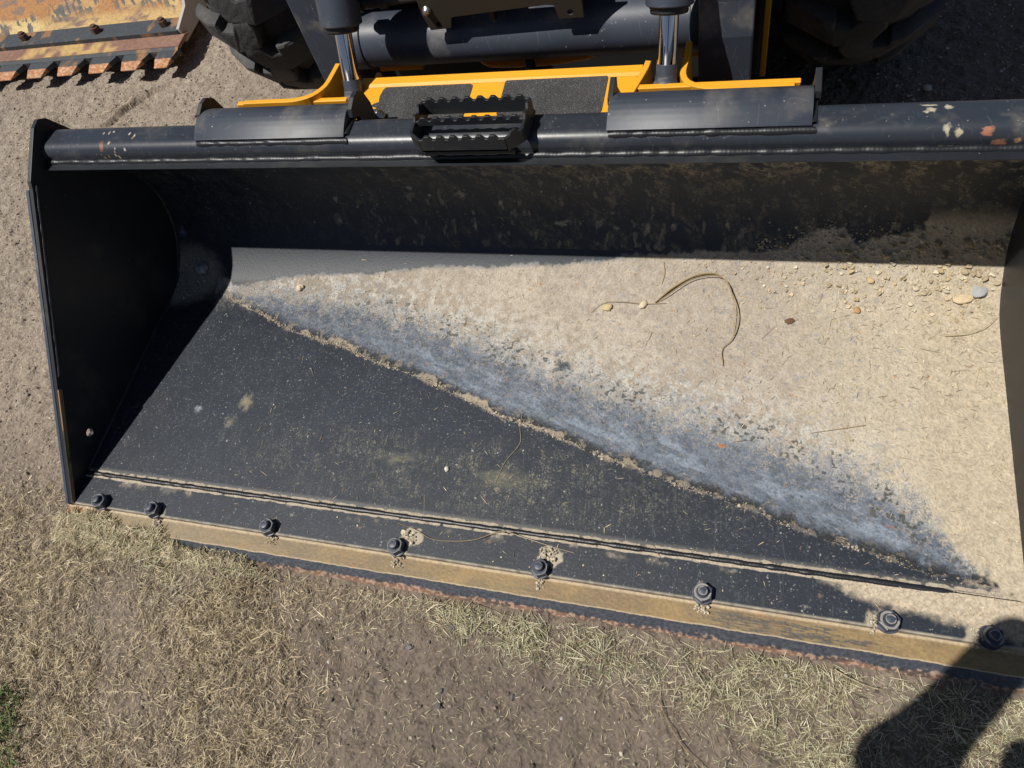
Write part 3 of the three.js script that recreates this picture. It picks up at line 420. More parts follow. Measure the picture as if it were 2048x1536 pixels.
{ // the two hook plates over the tube, with ears at their ends
  const hp = (() => { const top = new THREE.CatmullRomCurve3([[-0.639, 0.4985], [-0.655, 0.5075], [-0.675, 0.5155], [-0.692, 0.5175], [-0.708, 0.513], [-0.724, 0.502], [-0.755, 0.471]].map(([z, y]) => V(0, y, z)), false, 'centripetal').getSpacedPoints(26).map((p) => [p.z, p.y]); return [[-0.6425, 0.492], ...top, [-0.749, 0.464], [-0.714, 0.494], [-0.70, 0.4985]]; })();
  const ear = [[-0.680, 0.506], [-0.688, 0.519], [-0.712, 0.526], [-0.732, 0.523], [-0.748, 0.508], [-0.756, 0.475], [-0.752, 0.43], [-0.735, 0.40], [-0.7005, 0.39], [-0.7005, 0.49]];
  const spike = [[-0.690, 0.506], [-0.694, 0.516], [-0.738, 0.524], [-0.745, 0.518], [-0.742, 0.5], [-0.762, 0.47], [-0.76, 0.38], [-0.7005, 0.38], [-0.7005, 0.49]];
  for (const [a, b, e0, e1, label] of [[0.319, 0.658, ear, ear, 'left hook plate over the tube'], [1.158, 1.483, spike, spike, 'right hook plate over the tube']]) {
    const m = mesh('hook_plate', boxUV(toCreasedNormals(alongX(hp, a, b, 0.001), 0.45)), M.hook, bucket, label);
    mesh('ear', alongX(e0, a - 0.004, a + 0.006, 0.0012), M.steel, m); mesh('ear', alongX(e1, b + 0.001, b + 0.011, 0.0012), M.steel, m);
    mesh('hook_weld', [weld(V(a, 0.4895, -0.6365), V(b + 0.004, 0.4895, -0.6365), 0.0062, V(0, 0.6, 0.8), 21), weld(V(b + 0.003, 0.495, -0.642), V(b + 0.004, 0.496, -0.70), 0.0065, V(1, 0.6, 0), 22)], M.weld, m);
  }
}
{ // serrated foot step: a ring of toothed bars
  const step = new THREE.Group(); step.name = 'foot_step'; bucket.add(step);
  const y0 = 0.5005, y1 = 0.5285, th = 0.0055;
  const toothed = (L, p = 0.0243, h = 0.0075, ph = 0.3) => { const o = [[0, y0], [L, y0]]; const top = []; let x = ph * p; top.push([0, y1]); while (x + p < L) { top.push([x, y1], [x + 0.25 * p, y1 + h], [x + 0.55 * p, y1 + h], [x + 0.8 * p, y1]); x += p; } top.push([L, y1]); return o.concat(top.reverse()); };
  const wall = (a, b, lift = 0) => { const L = Math.hypot(b[0] - a[0], b[1] - a[1]), g = alongZ(toothed(L).map(([x, y]) => [x, y === y0 ? y0 + lift : y]), -th / 2, th / 2, 0.0008); g.rotateY(-Math.atan2(b[1] - a[1], b[0] - a[0])); g.translate(a[0], 0, a[1]); return g; };
  const xl = 0.815, xr = 1.020, zf = -0.596, zb = -0.690;
  mesh('front_bar', wall([xl + 0.020, zf], [xr - 0.026, zf], 0.004), M.steel, step); mesh('corner_bar', wall([xl, zf - 0.017], [xl + 0.020, zf]), M.steel, step); mesh('corner_bar', wall([xr - 0.026, zf], [xr, zf - 0.022]), M.steel, step);
  mesh('side_bar', wall([xl, zb], [xl, zf - 0.017]), M.steel, step); mesh('side_bar', wall([xr, zb], [xr, zf - 0.022]), M.steel, step);
  mesh('rear_bar', wall([xl, zb], [xr, zb]), M.steel, step); mesh('middle_bar', wall([xl, -0.642], [xr, -0.642], 0.018), M.steel, step);
  mesh('step_weld', [weld(V(xl + 0.015, 0.4885, -0.6085), V(xr - 0.02, 0.4885, -0.6085), 0.008, V(0, 0.6, 0.8), 31), weld(V(xl, 0.495, zf - 0.02), V(xl, 0.496, zb), 0.005, V(-1, 1, 0), 32), weld(V(xr, 0.495, zf - 0.022), V(xr, 0.496, zb), 0.005, V(1, 1, 0), 33)], M.weld, step);
  mesh('step_foot', alongX([[-0.594, 0.501], [-0.597, 0.501], [-0.618, 0.470], [-0.623, 0.470], [-0.623, 0.487], [-0.603, 0.501]], xl + 0.018, xr - 0.024, 0.001), M.steel, step);
}
{ // eight hex nuts on plow bolts along the lip
  const hexa = []; for (let k = 0; k < 6; k++) { const a = k * Math.PI / 3; hexa.push([0.0182 * Math.cos(a), 0.0182 * Math.sin(a)]); }
  const ng = alongY(hexa, 0, 0.0185, 0.0016); const washer = rod(V(0, 0, 0), V(0, 0.003, 0), 0.0195, 24);
  const bg = turned(V(0, 0.0175, 0), V(0, 1, 0), [[0, 0.0094], [0.002, 0.0084], [0.0035, 0.0094], [0.005, 0.0084], [0.0065, 0.0094], [0.0095, 0.0090], [0.0112, 0.0074], [0.0113, 0.0001]], 24), dusted = (y, r0, r1, s) => { const g = turned(V(0, y, 0), V(0, 1, 0), [[-0.0002, r0], [0.0005, r0 - 0.0003], [0.0004, (r0 + r1) / 2], [-0.0003, r1]], 40), p = g.attributes.position; for (let i = 0; i < p.count; i++) { const a = Math.atan2(p.getZ(i), p.getX(i)), k = 1 - 0.07 * vn(a * 2.2 + 9, s, 5); p.setX(i, p.getX(i) * k); p.setZ(i, p.getZ(i) * k); p.setY(i, p.getY(i) + 0.0004 - 0.0011 * ss(0.62, 0.8, vn(a * 1.3 + 7, s, 9))); } return g; };
  M.nut = std({ ...steelTex, color: new THREE.Color(3.6, 3.7, 4.2), roughness: 0.85, bumpScale: 0.0004 });
  M.dusty = std({ color: new THREE.Color(0.24, 0.23, 0.21), roughness: 0.8 });
  const xs = [0, 0.1524, 0.4572, 0.762, 1.0668, 1.3716, 1.6764, 1.8288];
  xs.forEach((x, i) => {
    const n = mesh('nut', merge([ng.clone(), washer.clone()]), M.nut, bucket, i > 4 ? 'dusty hex nut' : undefined); n.position.set(x, 0.0005, 0); n.rotation.y = [0.4, 0.52, 0.5, 0.6, 0.45, 0.5, 0.3, 0.6][i]; n.rotation.z = [0, 0, 0, 0.02, 0, 0, 0, 0][i];
    mesh('bolt_end', bg, M.nut, n); mesh('dust_ring', i > 4 ? dusted(0.0185, 0.0158, 0.0118, i) : dusted(0.0185, 0.0160, 0.0143, i), M.dusty, n); mesh('dust_ring', i > 4 ? dusted(0.0286, 0.0086, 0.0064, i + 20) : dusted(0.0285, 0.0080, 0.0069, i + 20), M.dusty, n);
  });
}

// ---------------------------------------------------------------- the loader behind it
const loader = thing('wheel_loader', 'dark grey and yellow loader with chunky tyres parked behind the black bucket', 'loader');
{ // yellow attachment frame with grip mats
  const top = [[0.575, -0.762], [0.575, -0.868], [0.58, -0.878], [0.592, -0.884], [1.186, -0.886], [1.190, -0.880], [1.178, -0.866], [1.178, -0.762]];
  const fr = mesh('attachment_frame', [alongY(top, 0.412, 0.42, 0.002), alongX([[-0.861, 0.4205], [-0.868, 0.4235], [-0.886, 0.4245], [-0.888, 0.40], [-0.884, 0.40], [-0.881, 0.4195]], 0.59, 1.186, 0.001), box(0.30, 0.572, 0.15, 0.428, -0.829, -0.817, 0.002), box(1.181, 1.47, 0.15, 0.428, -0.829, -0.817, 0.002), box(0.572, 1.181, 0.15, 0.405, -0.829, -0.817, 0.002)], M.yellow, loader, 'yellow attachment frame with two black grip mats');
  const mat = (x0, x1, z0, z1, torn) => { const r = 0.008, P = []; const c = (cx, cz, a0) => { for (let k = 0; k <= 4; k++) { const a = a0 + k / 4 * Math.PI / 2; P.push([cx + r * Math.cos(a), cz + r * Math.sin(a)]); } }; c(x1 - r, z1 - r, 0); if (torn) { P.push([x0 + 0.004, z1], [x0 + 0.001, z1 - 0.030], [x0 + 0.012, z1 - 0.034], [x0 - 0.004, z1 - 0.040], [x0 - 0.002, z1 - 0.046], [x0 + 0.01, z1 - 0.052], [x0 + 0.007, z1 - 0.068], [x0 + 0.01, z0 + 0.006]); P.push([x0 + 0.014, z0]); } else { c(x0 + r, z1 - r, Math.PI / 2); c(x0 + r, z0 + r, Math.PI); } c(x1 - r, z0 + r, -Math.PI / 2); const g = alongY(P.reverse(), 0.4203, 0.4216, 0.0003); return boxUV(g, 0.28); };
  mesh('grip_mat', mat(0.636, 0.846, -0.859, -0.765, true), M.grip, fr, 'left grip mat with a torn left edge'); mesh('grip_mat', mat(0.914, 1.122, -0.866, -0.765, false), M.grip, fr);
  // bent brackets that carry the cylinder pins
  const bent = (pts, w = 0.0115) => { const c = new THREE.CatmullRomCurve3(pts.map(([x, z]) => V(x, 0, z)), false, 'centripetal').getSpacedPoints(24), A = [], B = []; c.forEach((p, i) => { const t = c[Math.min(24, i + 1)].clone().sub(c[Math.max(0, i - 1)]).normalize(); A.push([p.x - t.z * w / 2, p.z + t.x * w / 2]); B.push([p.x + t.z * w / 2, p.z - t.x * w / 2]); }); return A.concat(B.reverse()); };
  mesh('bracket', alongY(bent([[0.525, -0.918], [0.522, -0.885], [0.516, -0.85], [0.495, -0.825], [0.46, -0.812], [0.40, -0.8105], [0.33, -0.810]]), 0.28, 0.441, 0.0015), M.yellow, fr); mesh('bracket', alongY(bent([[1.267, -0.938], [1.266, -0.89], [1.264, -0.85], [1.275, -0.828], [1.31, -0.8135], [1.40, -0.811], [1.46, -0.811]]), 0.28, 0.430, 0.0015), M.yellow, fr);
  mesh('bracket', alongY(bent([[1.196, -0.888], [1.193, -0.87], [1.186, -0.845], [1.178, -0.82], [1.172, -0.80]]), 0.28, 0.432, 0.0015), M.yellow, fr); mesh('bracket', alongX([[-0.92, 0.28], [-0.92, 0.41], [-0.80, 0.41], [-0.80, 0.28]], 0.604, 0.616), M.yellow, fr);
  const bb = mesh('bolt', [turned(V(0.664, 0.428, -0.768), V(0.70, 0.46, -0.76), [[0, 0.0001], [0, 0.011], [0.008, 0.0115], [0.011, 0.008], [0.011, 0.0001]], 16)], M.zinc, fr);
}
{ // tilt cylinders: rod eye, chrome rod, gland, barrel
  const cyl = (x, lift) => {
    const g = new THREE.Group(); g.name = 'tilt_cylinder'; loader.add(g);
    const a = V(x, 0.40, -0.836), d = V(0.004, 0.1, -0.052).normalize(), at = (t) => a.clone().addScaledVector(d, t);
    mesh('rod_eye', [turned(a, at(1), [[-0.04, 0.026], [-0.004, 0.028], [0.010, 0.0275], [0.022, 0.021], [0.030, 0.0205], [0.033, 0.0195], [0.052, 0.0192], [0.052, 0.017]], 28)], M.grey, g);
    mesh('rod', turned(at(0.05), at(1), [[0, 0.0178], [0.30, 0.0178]], 40), M.chrome, g);
    mesh('gland', turned(at(0.143 + lift), at(1), [[0, 0.0185], [0, 0.033], [0.004, 0.0345], [0.008, 0.033], [0.009, 0.036], [0.02, 0.036]], 36), M.steel, g);
    mesh('barrel', boxUV(turned(at(0.156 + lift), at(1), [[0, 0.03], [0, 0.041], [0.002, 0.0425], [0.8, 0.0425], [0.8, 0.001]], 40)), M.grey, g);
  };
  cyl(0.578, 0); cyl(1.232, -0.006);
}
{ // lift arms, cross tube and the bracket in front of it
  const arm = (x0, x1, out, f) => {
    const m = mesh('lift_arm', [alongX([[f, 0.08], [f, 0.335 + (f > -0.98 ? 0.1 : 0)], [f - 0.012, 0.5], [f - 0.03, 0.72], [-0.97, 0.80], [-0.95, 1.15], [-1.30, 1.25], [-2.4, 1.2], [-2.4, 1.0], [-1.34, 0.98], [-1.22, 0.7], [-1.17, 0.3], [-1.13, 0.08]], x0, x1, 0.003)], M.grey, loader);
    mesh('shade_box', box(Math.min(out, out + 0), out > 1 ? out + 0.27 : out + 0.16, 0.86, 1.20, -1.20, -0.95, 0.01), M.grey, m); return m;  // unseen box added beside each arm to throw shade on tyre and ground
  };
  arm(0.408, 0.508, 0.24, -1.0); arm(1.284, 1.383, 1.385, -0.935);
  const c = mesh('cross_tube', [rod(V(0.545, 0.398, -1.045), V(1.275, 0.398, -1.045), 0.058, 48)].map((g) => boxUV(g)), M.grey, loader);
  for (const [a, b] of [[0.508, 0.548], [1.262, 1.284]]) mesh('collar', boxUV(rod(V(a, 0.398, -1.045), V(b, 0.398, -1.045), 0.062, 40)), M.grey, c);
  // bracket: a bent plate with two tabs, standing off the tube
  const pl = alongZ([[0.725, 0.64], [0.727, 0.497], [0.735, 0.461], [0.782, 0.463], [0.79, 0.487], [0.99, 0.499], [1.006, 0.497], [1.012, 0.466], [1.063, 0.466], [1.066, 0.64]], -0.984, -0.977, 0.0012, [[0.757, 0.474, 0.005], [1.037, 0.480, 0.0055]]);
  M.bronze = std({ color: new THREE.Color(0.028, 0.023, 0.017), roughness: 0.6 });
  const b = mesh('tube_bracket', pl, M.bronze, loader); mesh('bolt', turned(V(0.742, 0.508, -0.977), V(0.742, 0.508, -0.9), [[0, 0.0001], [0, 0.010], [0.003, 0.010], [0.003, 0.0075], [0.010, 0.0072], [0.011, 0.0001]], 6), M.zinc, b);
  for (const x of [0.745, 0.87, 1.05]) mesh('web', alongX([[-0.984, 0.466], [-0.984, 0.60], [-1.05, 0.60], [-1.05, 0.462]], x, x + 0.008, 0.001), M.bronze, b);
  mesh('pipe', rod(V(0.56, 0.515, -1.0), V(0.735, 0.525, -1.0), 0.011, 20), M.steel, loader); for (const [a, b, r] of [[0.565, 0.595, 0.017], [0.63, 0.655, 0.014]]) mesh('pipe_fitting', rod(V(a, 0.516, -1.0), V(b, 0.518, -1.0), r, 6), M.steel, loader);
}
{ // chassis: dark front, yellow guard loop, hose
  mesh('chassis', [box(0.40, 1.40, 0.36, 1.0, -2.6, -1.17, 0.01), box(0.40, 1.40, 0.10, 0.36, -2.6, -1.22, 0.01)], M.dark, loader); mesh('cab_shade_block', box(0.42, 1.40, 1.0, 2.0, -2.4, -0.99, 0.05), M.dark, loader);  // the block above the chassis is unseen, added to shade the ground at right
  const loop = new THREE.CatmullRomCurve3([V(0.775, 0.345, -1.115), V(0.776, 0.315, -1.10), V(0.79, 0.298, -1.085), V(0.83, 0.293, -1.08), V(1.0, 0.298, -1.08), V(1.04, 0.305, -1.085), V(1.058, 0.32, -1.10), V(1.06, 0.345, -1.115)], false, 'centripetal');
  const y = mesh('guard_loop', boxUV(new THREE.TubeGeometry(loop, 60, 0.0135, 14)), M.yellow, loader); mesh('guard_tab', [box(0.545, 0.655, 0.322, 0.345, -1.075, -1.03), box(1.04, 1.09, 0.315, 0.345, -1.10, -1.06), box(1.24, 1.29, 0.31, 0.345, -1.09, -1.04)], M.yellow, y);
  mesh('side_guard', alongX([[-1.06, 0.42], [-1.06, 0.26], [-1.08, 0.22], [-1.2, 0.22], [-1.2, 0.42]], 1.40, 1.412), M.yellow, loader);
  mesh('hose', boxUV(new THREE.TubeGeometry(new THREE.CatmullRomCurve3([V(0.90, 0.40, -1.10), V(0.905, 0.33, -1.05), V(0.93, 0.27, -1.0), V(0.975, 0.22, -0.95)]), 24, 0.0115, 12)), M.hose, loader);
}
{ // front tyres with heavy lugs
  const RB = 0.445, HW = 0.152;
  const carcass = (() => { const pts = []; for (let k = 0; k <= 24; k++) { const t = k / 24 * Math.PI, x = -HW * Math.cos(t); pts.push(new THREE.Vector2(RB - 0.165 * Math.pow(Math.abs(x / HW), 5) - 0.004, x * (1 - 0.08 * Math.pow(Math.sin(t), 8)))); } pts.unshift(new THREE.Vector2(0.24, -0.10)); pts.push(new THREE.Vector2(0.24, 0.10)); const g = new THREE.LatheGeometry(pts, 72); g.rotateZ(-Math.PI / 2); return boxUV(g, 0.5); })();
  const lug = (flip) => {
    const s = shapeOf([[-0.158, -0.052], [-0.158, 0.028], [-0.085, 0.042], [-0.060, 0.040], [-0.056, 0.016], [-0.030, 0.012], [-0.012, 0.040], [0.036, 0.046], [0.044, 0.01], [0.022, -0.044], [-0.05, -0.058]].map(([a, b]) => [a, b * 0.95]));
    const g = mergeVertices(new THREE.ExtrudeGeometry(s, { depth: 0.030, bevelEnabled: true, bevelThickness: 0.009, bevelSize: 0.007, bevelOffset: -0.007, bevelSegments: 2 }).deleteAttribute('normal').deleteAttribute('uv')).toNonIndexed(), p = g.attributes.position;
    for (let i = 0; i < p.count; i++) { const u = p.getX(i) * flip, h = p.getZ(i), v = p.getY(i), e = Math.abs(u) / HW, drop = 0.05 * Math.pow(e, 5), r = RB - 0.006 + h * (1 - 0.25 * Math.pow(e, 6)) - drop, a = v / RB; p.setXYZ(i, u, r * Math.sin(a), r * Math.cos(a)); }
    g.computeVertexNormals(); return boxUV(toCreasedNormals(g, 0.5), 0.5);
  };
  const LG = [lug(1), lug(-1)];
  const tyre = (x, turn) => {
    const w = new THREE.Group(); w.name = 'front_wheel'; w.position.set(x, 0.437, -1.588); loader.add(w);
    const t = mesh('tyre', carcass, M.rubber, w);
    for (let k = 0; k < 18; k++) for (const s of [0, 1]) { const l = mesh('tread_lug', LG[s], M.rubber, t); l.rotation.x = -((k + s * 0.5) / 18) * Math.PI * 2 + turn; }
    mesh('rim', rod(V(-0.09, 0, 0), V(0.09, 0, 0), 0.25, 36), M.yellow, w);
  };
  tyre(0.168, 0.12); tyre(1.602, 0.02);
}

// ---------------------------------------------------------------- the toothed bucket at the upper left
{
  const tb = thing('toothed_bucket', 'rusty yellow toothed bucket at the upper left with brown bolts', 'bucket', null, V(-0.52, 0.022, -1.608)); tb.rotation.y = 0.026; tb.scale.z = 0.86;
  const rust = (seedN, dark) => paintTexture(1024, 512, (i, j) => {
    const x = i / 1024 * 1.2, y = j / 512 * 0.6, n = fbm(x * 5, y * 7, seedN, 5), d = fbm((x + 0.7 * y) * 70, (y - 0.3 * x) * 13, seedN + 9, 4), f = fbm(x * 160, y * 160, seedN + 13, 3), g = fbm(x * 14, y * 14, seedN + 20, 4);
    const lo = dark ? 0 : ss(0.30, 0.14, y); let c = mix3([0.52, 0.39, 0.17], [0.33, 0.16, 0.06], clamp(ss(0.38, 0.6, n) * (1 - 0.6 * lo) + 0.7 * (1 - lo))); c = mix3(c, [0.20, 0.13, 0.09], ss(0.55, 0.72, g)); c = mix3(c, [0.10, 0.095, 0.085], ss(0.52, 0.62, d) * ss(0.3, 0.6, 1 - n)); if (dark) c = mix3([0.040, 0.046, 0.054], [0.30, 0.15, 0.05], 0.7 * ss(0.58, 0.74, g)); const k = 0.65 + 0.7 * f; return [c[0] * k, c[1] * k, c[2] * k, f];
  }, { rough: (l) => 0.75, bump: true });
  const A = std({ ...rust(201), roughness: 1, bumpScale: 0.001 }), B = std({ ...rust(231, true), roughness: 1, bumpScale: 0.001 });
  const brown = std({ ...paintTexture(512, 512, (i, j) => { const x = i / 512, y = j / 512, n = fbm(x * 8, y * 8, 251, 4, 8), f = fbm(x * 80, y * 80, 253, 3, 80), p = ss(0.6, 0.68, fbm(x * 5, y * 5, 255, 4, 5)); let c = mix3([0.17, 0.088, 0.066], [0.22, 0.12, 0.085], n); c = mix3(c, [0.45, 0.30, 0.11], 0.85 * p); const k = 0.7 + 0.6 * f; return [c[0] * k, c[1] * k, c[2] * k]; }), roughness: 0.8 });
  const tip = std({ ...paintTexture(256, 256, (i, j) => { const f = fbm(i / 8, j / 8, 261, 4), n = fbm(i / 50, j / 50, 263, 3), c = mix3([0.34, 0.14, 0.055], [0.42, 0.28, 0.18], ss(0.42, 0.7, f)); return [c[0] * (0.7 + 0.6 * n), c[1] * (0.7 + 0.6 * n), c[2] * (0.7 + 0.6 * n)]; }), roughness: 0.85 });
  const X0 = -1.5;
  const fl = box(X0, -0.012, 0.008, 0.024, -0.75, -0.112, 0.003); const p = fl.attributes.position; for (let i = 0; i < p.count; i++) fl.attributes.uv.setXY(i, p.getX(i) / 1.2, 1 + p.getZ(i) / 0.6);
  mesh('floor_sheet', fl, A, tb); mesh('lip_plate', alongX([[-0.112, 0.010], [-0.112, 0.0262], [-0.108, 0.0275], [-0.024, 0.0275], [-0.024, 0.010]], X0, -0.008), B, tb);
  mesh('side_plate', alongX([[-0.75, 0.45], [-0.75, -0.03], [-0.03, -0.02], [-0.03, 0.03], [-0.14, 0.05], [-0.6, 0.45]], -0.012, 0.0, 0.001), std({ color: new THREE.Color(0.36, 0.34, 0.32), roughness: 0.7 }), tb);
  mesh('edge_strip', alongX([[-0.06, 0.0], [-0.0245, 0.013], [0.044, 0.0125], [0.046, 0.0]], X0, 0.014), brown, tb);
  // teeth one by one, joined at the root
  const root = mesh('toothed_edge', alongX([[0.0465, 0.0115], [0.0465, -0.018], [0.060, -0.018], [0.060, 0.0055]], X0, 0.012, 0.001), B, tb);
  for (let k = 0; k < 11; k++) {
    const r = (k ? -0.0005 : 0.006) - k * 0.1405, l = -0.071 - k * 0.1405, sh = k ? [[l, 0.0605], [l + 0.0015, 0.099], [r + 0.0165, 0.099], [r + 0.033, 0.068], [r + 0.034, 0.0605]] : [[l, 0.0605], [l + 0.0015, 0.099], [r - 0.008, 0.099], [r - 0.003, 0.085], [r + 0.004, 0.0605]];
    const g = alongY(sh, -0.012, 0.0055, 0.0012), q = g.attributes.position; // bevel the top down towards the tip
    for (let i = 0; i < q.count; i++) if (q.getY(i) > -0.004) { const z = q.getZ(i), t = ss(0.092, 0.094, z); q.setY(i, q.getY(i) - 0.05 * (z - 0.0605)); }
    g.computeVertexNormals(); const t = mesh('tooth', boxUV(g), B, root);
    const tg = alongY([[l + 0.0012, 0.0985], [l + 0.0025, 0.134], [k ? r - 0.0045 : r - 0.0225, 0.134], [k ? r + 0.0165 : r - 0.0085, 0.0985]], -0.0125, 0.0055, 0.001), w = tg.attributes.position; for (let i = 0; i < w.count; i++) if (w.getY(i) > -0.004) w.setY(i, w.getY(i) - 0.0022 - (w.getZ(i) - 0.0985) * 0.34); tg.computeVertexNormals();
    mesh('worn_tip', boxUV(tg, 0.2), tip, root);
  }
  const hexa = []; for (let k = 0; k < 6; k++) hexa.push([0.0175 * Math.cos(k * Math.PI / 3), 0.0175 * Math.sin(k * Math.PI / 3)]);
  const nutM = std({ color: new THREE.Color(0.085, 0.045, 0.032), roughness: 0.8 }), ng = merge([alongY(hexa, 0, 0.022, 0.002), turned(V(0, 0.022, 0), V(0, 1, 0), [[0, 0.0115], [0.006, 0.0115], [0.007, 0.009], [0.007, 0.0001]], 18)]);
  [[-0.075, 0.3], [-0.367, 0.7], [-0.70, 0.2], [-1.03, 0.5]].forEach(([x, a]) => { const n = mesh('nut', ng, nutM, tb); n.position.set(x, 0.0275, -0.066); n.rotation.y = a; });
}

// ---------------------------------------------------------------- stones, dirt and straws in the bucket
const stoneTex = paintTexture(256, 256, (i, j) => { const f = fbm(i / 6, j / 6, 311, 4), n = fbm(i / 40, j / 40, 313, 3), k = 0.65 + 0.4 * f + 0.3 * n; return [k, k, k, f]; }, { bump: true });
const stoneMat = (c, r = 0.85) => std({ ...stoneTex, color: new THREE.Color().setRGB(...c), roughness: r, bumpScale: 0.001 });
function stone(name, label, cat, x, q, size, color, s, squash = 0.55, turn = 0, asp = 1) {
  const p = typeof q === 'number' ? onSheet(q) : q, g = stoneGeo(s, 3, s > 40 && s < 48 ? 0.75 : 0.38); g.scale(size * asp, size * squash, size); const m = mesh(name, boxUV(g, 0.06), stoneMat(color)); m.rotation.y = turn; m.position.set(x, p.y + size * squash * 0.55, p.z); tag(m, label, cat); return m;
}
stone('rock', 'grey angular rock in the shaded left rear corner of the bucket', 'stone', 0.003, 0.662, 0.026, [0.30, 0.32, 0.33], 1, 0.7, 0.4, 0.85);
stone('pebble', 'cream pebble near the left end of the dirt by the shadow edge', 'stone', 0.308, 0.622, 0.0125, [0.60, 0.51, 0.35], 2, 0.7, 0.2);
stone('pebble', 'cream pebble beside the long bent stalk in the bucket', 'stone', 1.19, 0.616, 0.0115, [0.58, 0.49, 0.34], 3, 0.6, 1, 1.2);
stone('pebble', 'yellowish clump of pebble and chaff left of the bent stalk', 'stone', 1.112, 0.606, 0.015, [0.50, 0.40, 0.22], 4, 0.5, 2);
stone('wood_chip', 'small brown chip on the pale dirt in the bucket', 'chip', 1.5, 0.593, 0.010, [0.13, 0.065, 0.035], 5, 0.35, 0.4, 1.4);
stone('flat_stone', 'flat blue grey stone by the right side of the bucket', 'stone', 1.851, 0.672, 0.020, [0.34, 0.35, 0.35], 6, 0.35, 0.7, 1.2);
stone('flat_stone', 'long flat cream stone left of the blue grey stone', 'stone', 1.822, 0.656, 0.015, [0.56, 0.45, 0.28], 7, 0.4, 0.1, 1.9);
stone('pebble', 'white pebble with a rusty spot on the black floor', 'stone', 0.826, 0.18, 0.0075, [0.62, 0.56, 0.5], 8, 0.7);
stone('pebble', 'orange brown pebble on the dirt near the right rear', 'stone', 1.63, 0.625, 0.0095, [0.42, 0.25, 0.11], 9, 0.55);
stone('pebble', 'round tan pebble near the right rear just inside the sunlight', 'stone', 1.652, 0.688, 0.0095, [0.52, 0.39, 0.2], 10, 0.55);

const straw = (pts, r0, r1, s) => { const c = new THREE.CatmullRomCurve3(pts), n = Math.max(12, pts.length * 5), K = 5, fr = c.computeFrenetFrames(n), pos = [], idx = []; for (let i = 0; i <= n; i++) { const t = i / n, p = c.getPointAt(t), r = mix(r0, r1, t) * (0.8 + 0.4 * vn(t * 9, 2, s)); for (let k = 0; k < K; k++) { const a = k / K * 6.283, q = p.clone().addScaledVector(fr.normals[i], Math.cos(a) * r).addScaledVector(fr.binormals[i], Math.sin(a) * r * 0.5); pos.push(q.x, Math.max(q.y, -0.05), q.z); } } for (let i = 0; i < n; i++) for (let k = 0; k < K; k++) { const a = i * K + k, b = i * K + (k + 1) % K; idx.push(a, a + K, b, b, a + K, b + K); } const g = new THREE.BufferGeometry(); g.setAttribute('position', new THREE.Float32BufferAttribute(pos, 3)); g.setIndex(idx); g.computeVertexNormals(); return g; };
M.straw = std({ color: new THREE.Color(0.34, 0.25, 0.13), roughness: 0.7 }); M.pale = std({ color: new THREE.Color(0.5, 0.41, 0.25), roughness: 0.7 });
const onFloor = (x, z, h) => { const s = onSheet(-z); return V(x, s.y + h, z < -0.58 ? s.z : z); };
tag(mesh('dry_stalk', merge([straw([[1.216, -0.622, 0.004], [1.256, -0.658, 0.007], [1.308, -0.685, 0.010], [1.351, -0.683, 0.012], [1.384, -0.637, 0.012], [1.396, -0.586, 0.010], [1.385, -0.536, 0.007], [1.369, -0.515, 0.005], [1.373, -0.475, 0.003]].map((a) => onFloor(...a)), 0.0034, 0.0016, 1), straw([[1.226, -0.626, 0.006], [1.30, -0.676, 0.011], [1.36, -0.676, 0.014], [1.388, -0.61, 0.011], [1.388, -0.55, 0.006]].map((a) => onFloor(...a)), 0.002, 0.001, 2)]), M.straw), 'long dry stalk bent into a hook on the dirt in the bucket', 'stalk');
tag(mesh('dry_stalk', straw([[1.075, -0.59, 0.003], [1.10, -0.615, 0.004], [1.14, -0.62, 0.005], [1.19, -0.617, 0.006], [1.24, -0.622, 0.004]].map((a) => onFloor(...a)), 0.0012, 0.001, 3), M.straw), 'thin curved stalk ending at the hooked stalk', 'stalk');
tag(mesh('dry_stalk', straw([[0.749, -0.05, 0.003], [0.792, -0.041, 0.004], [0.831, -0.027, 0.005], [0.872, -0.028, 0.004], [0.923, -0.038, 0.004], [0.971, -0.060, 0.009], [1.0, -0.063, 0.009]].map((a) => onFloor(...a)), 0.0008, 0.0017, 4), M.straw), 'long wavy stalk lying on the lip below the weld', 'stalk');
tag(mesh('dry_stalk', straw([[0.975, -0.064, 0.009], [1.036, -0.053, 0.009], [1.08, -0.046, 0.006], [1.127, -0.04, 0.003]].map((a) => onFloor(...a)), 0.0016, 0.0007, 5), M.pale), 'pale split stalk on the lip right of the wavy stalk', 'stalk');
tag(mesh('dry_stalk', straw([[0.965, -0.327, 0.003], [0.967, -0.29, 0.003], [0.974, -0.257, 0.003], [0.95, -0.21, 0.003], [0.938, -0.16, 0.003]].map((a) => onFloor(...a)), 0.0011, 0.0006, 6), M.pale), 'thin kinked straw on the black floor below the dirt ridge', 'straw');
tag(mesh('dry_stalk', straw([[1.228, -0.714, 0.003], [1.232, -0.69, 0.003], [1.227, -0.665, 0.002]].map((a) => onFloor(...a)), 0.0011, 0.0007, 7), M.straw), 'short dark straw crossing the shadow edge above the hooked stalk', 'straw');
tag(mesh('dry_stalk', straw([[1.545, -0.338, 0.003], [1.59, -0.35, 0.003], [1.645, -0.365, 0.003]].map((a) => onFloor(...a)), 0.0007, 0.0013, 8), M.straw), 'thin straight twig on the lower right dirt in the bucket', 'twig');
tag(mesh('dry_stalk', straw([[1.79, -0.575, 0.004], [1.83, -0.58, 0.007], [1.86, -0.595, 0.012], [1.882, -0.62, 0.014]].map((a) => onFloor(...a)), 0.0018, 0.0011, 9), M.pale), 'pale stalk curving up against the right side of the bucket', 'stalk');

